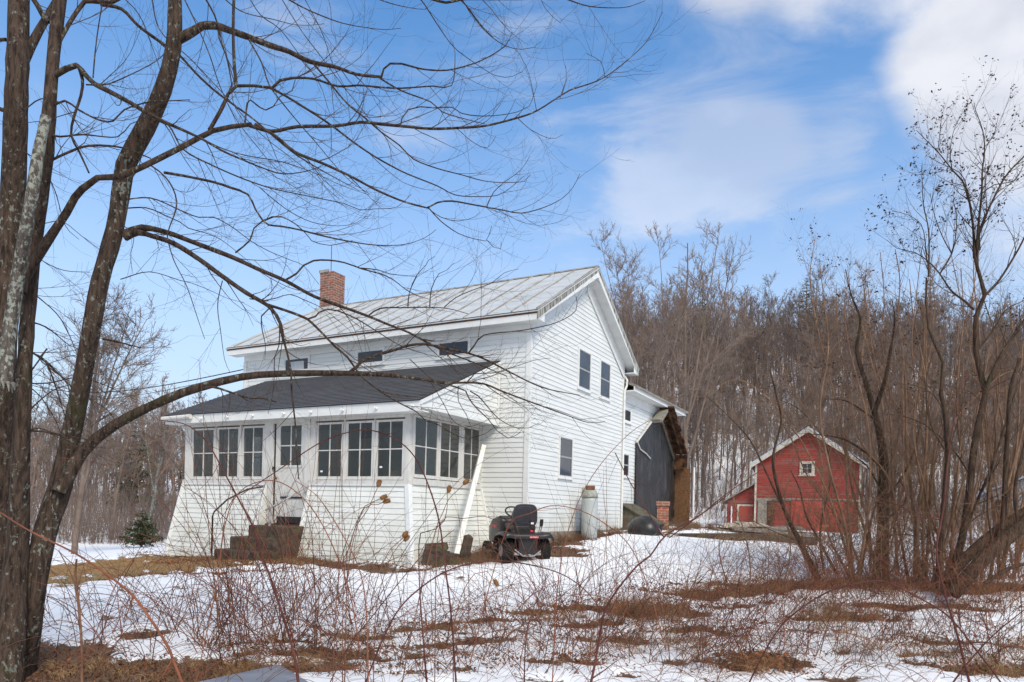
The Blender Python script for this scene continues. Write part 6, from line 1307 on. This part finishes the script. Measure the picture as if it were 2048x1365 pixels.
for x0, x1, y0, y1, n, l0, l1 in ((400, 720, 1180, 1340, 120, 1.3, 2.6), (640, 1150, 1200, 1340, 70, .8, 1.7), (1080, 1420, 1190, 1330, 110, .9, 1.9), (60, 420, 1210, 1330, 50, .7, 1.5), (1450, 2048, 1180, 1340, 200, .7, 1.8)):
    for _ in range(n):      # thin upright stems
        x, y = inpx(rgB.uniform(x0, x1), rgB.uniform(y0, y1)); bcane(x, y, rgB.uniform(l0, l1), rgB.uniform(.0022, .0042), rgB.choice(['cane_orange', 'cane_brown', 'cane_purple']), rgB.uniform(-.06, .26), kids=5)
for _ in range(330):      # stems rooted just below the picture and leaning up into it
    px = rgB.choice((rgB.uniform(300, 2100), rgB.uniform(1100, 2100))); p = ground_hit(px, rgB.uniform(1365, 1640)); a = rgB.choice((rgB.uniform(-.5, 1.0), rgB.uniform(2.1, 3.6))); bcane(p.x, p.y, rgB.uniform(.5, 1.35), rgB.uniform(.0012, .0026), rgB.choice(['cane_orange', 'cane_brown', 'cane_brown', 'cane_purple']), rgB.uniform(.2, 1.0), az=a, kids=4)
# canes lying low and crossing everywhere near the camera
for _ in range(620):
    px = rgB.uniform(0, 2048)**1.0; py = rgB.uniform(1230, 1380)
    if px < 500 and rgB.random() < .4: continue
    x, y = inpx(px, min(py, 1364)); bcane(x, y, rgB.uniform(.6, 1.6), rgB.uniform(.0014, .0034), rgB.choice(['cane_orange', 'cane_brown', 'cane_brown']), rgB.uniform(.6, 1.3), kids=3)
for _ in range(60):   # round the steps, the mower and the wall foot
    x, y, _z = hw(rgB.uniform(-5.5, .9), rgB.uniform(-3.9, -3.1)); bcane(x, y, rgB.uniform(.3, .9), .003, 'cane_brown', rgB.uniform(.2, .7), kids=3)
bl_ = []
for _ in range(420):      # upright and arching brush under the shrubs at the right
    px = rgB.uniform(1430, 2060)
    if px < 1620 and rgB.random() < .75: continue
    p = at(px, 1160, rgB.uniform(10.6, 13.6)); z = g1(p.x, p.y); h = rgB.uniform(.6, 2.6)*(1 if px > 1600 else .6); a = rgB.uniform(0, 6.28); q = Vector((p.x, p.y, z-.03)); d = Vector((math.cos(a)*.25, math.sin(a)*.2, 1)); pts = [Vector(q)]; rad = [.0055]; n = 9
    for i in range(n): d = (d+Vector((math.cos(a)*.10+rgB.gauss(0, .08), rgB.gauss(0, .08), -.06))).normalized(); q = q+d*h/n; pts.append(Vector(q)); rad.append(.0055*(1-.7*(i+1)/n))
    bl_.append((pts, rad))
    for k in range(7): i = rgB.randint(2, n-1); dd = (pts[i+1]-pts[i]).normalized(); twig(rgB, pts[i], rot_about(dd, rot_about(dd.orthogonal().normalized(), dd, rgB.uniform(0, 6.28)), rgB.uniform(.4, 1)), rgB.uniform(.2, .7), .003, bl_, 1, .02, nseg=4)
tag(tubes_mesh('brush', bl_, 'twig_tan', None, 3), 'thin tan brush stems crowding under the trees at the right', 'brush', kind='stuff')
nm = {'cane_orange': 'orange-brown tangle of thin bramble stems over the foreground snow', 'cane_brown': 'dull brown tangle of dry stems over the foreground snow', 'cane_purple': 'scattered thin purple bramble stems in the foreground tangle'}
for m_, l in lines.items(): tag(tubes_mesh('bramble_thicket', l, m_, None, 4), nm[m_], 'brambles', kind='stuff')
gl = []; gl2 = []
def tuft(x, y, n, h, spread, out, r_=.0022, rg=rgB):
    z = g1(x, y)-.01
    for _ in range(n):
        a = rg.uniform(0, 6.28); p = Vector((x+rg.gauss(0, spread*.4), y+rg.gauss(0, spread*.4), z)); hh = h*rg.uniform(.4, 1.1); l = rg.uniform(.2, 1.1)*hh; d = Vector((math.cos(a)*l, math.sin(a)*l, 0))
        out.append(([p, p+d*.35+Vector((0, 0, hh*.55)), p+d*.8+Vector((0, 0, hh*.72)), p+d*1.3+Vector((0, 0, hh*rg.uniform(.1, .75)))], [r_, r_*.9, r_*.6, r_*.25]))
for px, py, rx, ry, n, h in ((1280, 1235, 60, 25, 34, .34), (1420, 1195, 80, 14, 30, .22), (1680, 1240, 70, 22, 34, .26), (1560, 1180, 110, 12, 40, .22), (1800, 1180, 150, 16, 60, .26), (1990, 1185, 70, 16, 26, .26), (1100, 1240, 90, 14, 26, .16), (900, 1260, 120, 14, 26, .13), (700, 1290, 150, 16, 34, .13),
        (1500, 1335, 70, 20, 20, .2), (1300, 1300, 150, 25, 36, .2), (1850, 1300, 180, 30, 46, .2), (200, 1340, 190, 18, 26, .10), (450, 1340, 90, 18, 16, .14), (2000, 1345, 60, 18, 18, .25), (600, 1330, 120, 25, 26, .14)):
    for _ in range(n):
        x, y = inpx(px+rgB.gauss(0, rx*.6), min(1362, py+rgB.gauss(0, ry*.6))); tuft(x, y, 26, h*rgB.uniform(.6, 1.2), .12, gl if rgB.random() < .55 else gl2)
for _ in range(150):
    x, y, _z = hw(rgB.uniform(-8.6, -.6), rgB.gauss(-3.35, .16)); tuft(x, y, 20, .10, .12, gl2)
for _ in range(70):
    x, y, _z = hw(rgB.uniform(.0, .55), rgB.uniform(-2.9, 5.8)); tuft(x, y, 26, rgB.uniform(.12, .38), .12, gl2)
for _ in range(26):
    x, y, _z = hw(rgB.uniform(-.35, .35), rgB.uniform(-1.9, -.6)); tuft(x, y, 60, rgB.uniform(.2, .42), .16, gl2, .003)
for _ in range(70):
    x, y, _z = hw(rgB.uniform(.2, 1.6), rgB.uniform(6, 13)); tuft(x, y, 26, rgB.uniform(.12, .45), .14, gl2, .004)
for _ in range(60):
    x, y = inpx(rgB.uniform(1400, 1600), rgB.uniform(1074, 1086)); tuft(x, y, 16, .22, .2, gl, .005)
tag(tubes_mesh('dry_grass', gl, 'straw', None, 3), 'tufts of straw-coloured dry grass sticking out of the snow', 'grass', kind='stuff')
tag(tubes_mesh('dry_grass', gl2, 'weeds', None, 3), 'tufts of brown dead weeds along the walls and bare patches', 'weeds', kind='stuff')
# short lawn grass on the bare strip
gs = []
for _ in range(5200):
    px, py, rx, rd = rgB.choice(((230, 1142, 3.0, 1.5), (60, 1150, 4, 2.0), (370, 1122, 1.6, 1.2))); c = ground_hit(px, py); x = c.x+rgB.uniform(-1, 1)*rx; y = c.y+rgB.uniform(-1, 1)*rd
    ba, _g = bare_fn(np.array([x]), np.array([y]))
    if ba[0] > .55: tuft(x, y, 5, .055, .1, gs, .003)
tag(tubes_mesh('lawn_grass', gs, 'straw', None, 3), 'short matted olive grass on the thawed strip left of the porch', 'grass', kind='stuff')
lv = {'dead_leaf': [], 'rust_leaf': []}
for cx, cy, rx, ry, t, kind, k in PATCH:
    if kind or cy > 19: continue
    n = int(min(1500, 520*rx*ry*math.pi)); 
    for _ in range(n):
        a = rgB.uniform(0, 6.28); r_ = math.sqrt(rgB.random())*1.1; u, v = math.cos(a)*r_*rx, math.sin(a)*r_*ry; x = cx+u*math.cos(t)-v*math.sin(t); y = cy+u*math.sin(t)+v*math.cos(t)
        lv[rgB.choice(('dead_leaf', 'dead_leaf', 'rust_leaf'))].append((x, y, rgB.uniform(.010, .026)))
for _ in range(1800):
    x, y = inpx(rgB.uniform(0, 2048), rgB.uniform(1210, 1362)); lv[rgB.choice(('dead_leaf', 'rust_leaf'))].append((x, y, rgB.uniform(.008, .02)))
for m_, l in lv.items():
    Z = gz(np.array([a[0] for a in l]), np.array([a[1] for a in l])); Bv, _g = bare_fn(np.array([a[0] for a in l]), np.array([a[1] for a in l])); 
    tag(leaves_obj('leaf_litter', [leafq(Vector((x, y, z+(.055*(1-min(1, max(0, bb*1.6-.3))))+rgB.uniform(.004, .035))), s, rgB) for (x, y, s), z, bb in zip(l, Z, Bv)], m_), ('dark brown' if m_ == 'dead_leaf' else 'rust-coloured')+' fallen leaves scattered over the thawed patches', 'leaves', kind='stuff')
# rust-coloured leafy brush heaps
hp = []
for px, py, n, s in ((1520, 1345, 420, .17), (1960, 1350, 160, .14), (1150, 1325, 120, .1), (470, 1330, 120, .1)):
    c = ground_hit(px, min(py, 1360))
    for _ in range(n): hp.append(leafq(c+Vector((rgB.gauss(0, s*1.3), rgB.gauss(0, s), abs(rgB.gauss(0, s*.55))+.02)), rgB.uniform(.012, .032), rgB))
tag(leaves_obj('leafy_brush', hp, 'rust_leaf'), 'heaps of curled rust-coloured leaves caught in the brambles', 'leaves', kind='stuff')
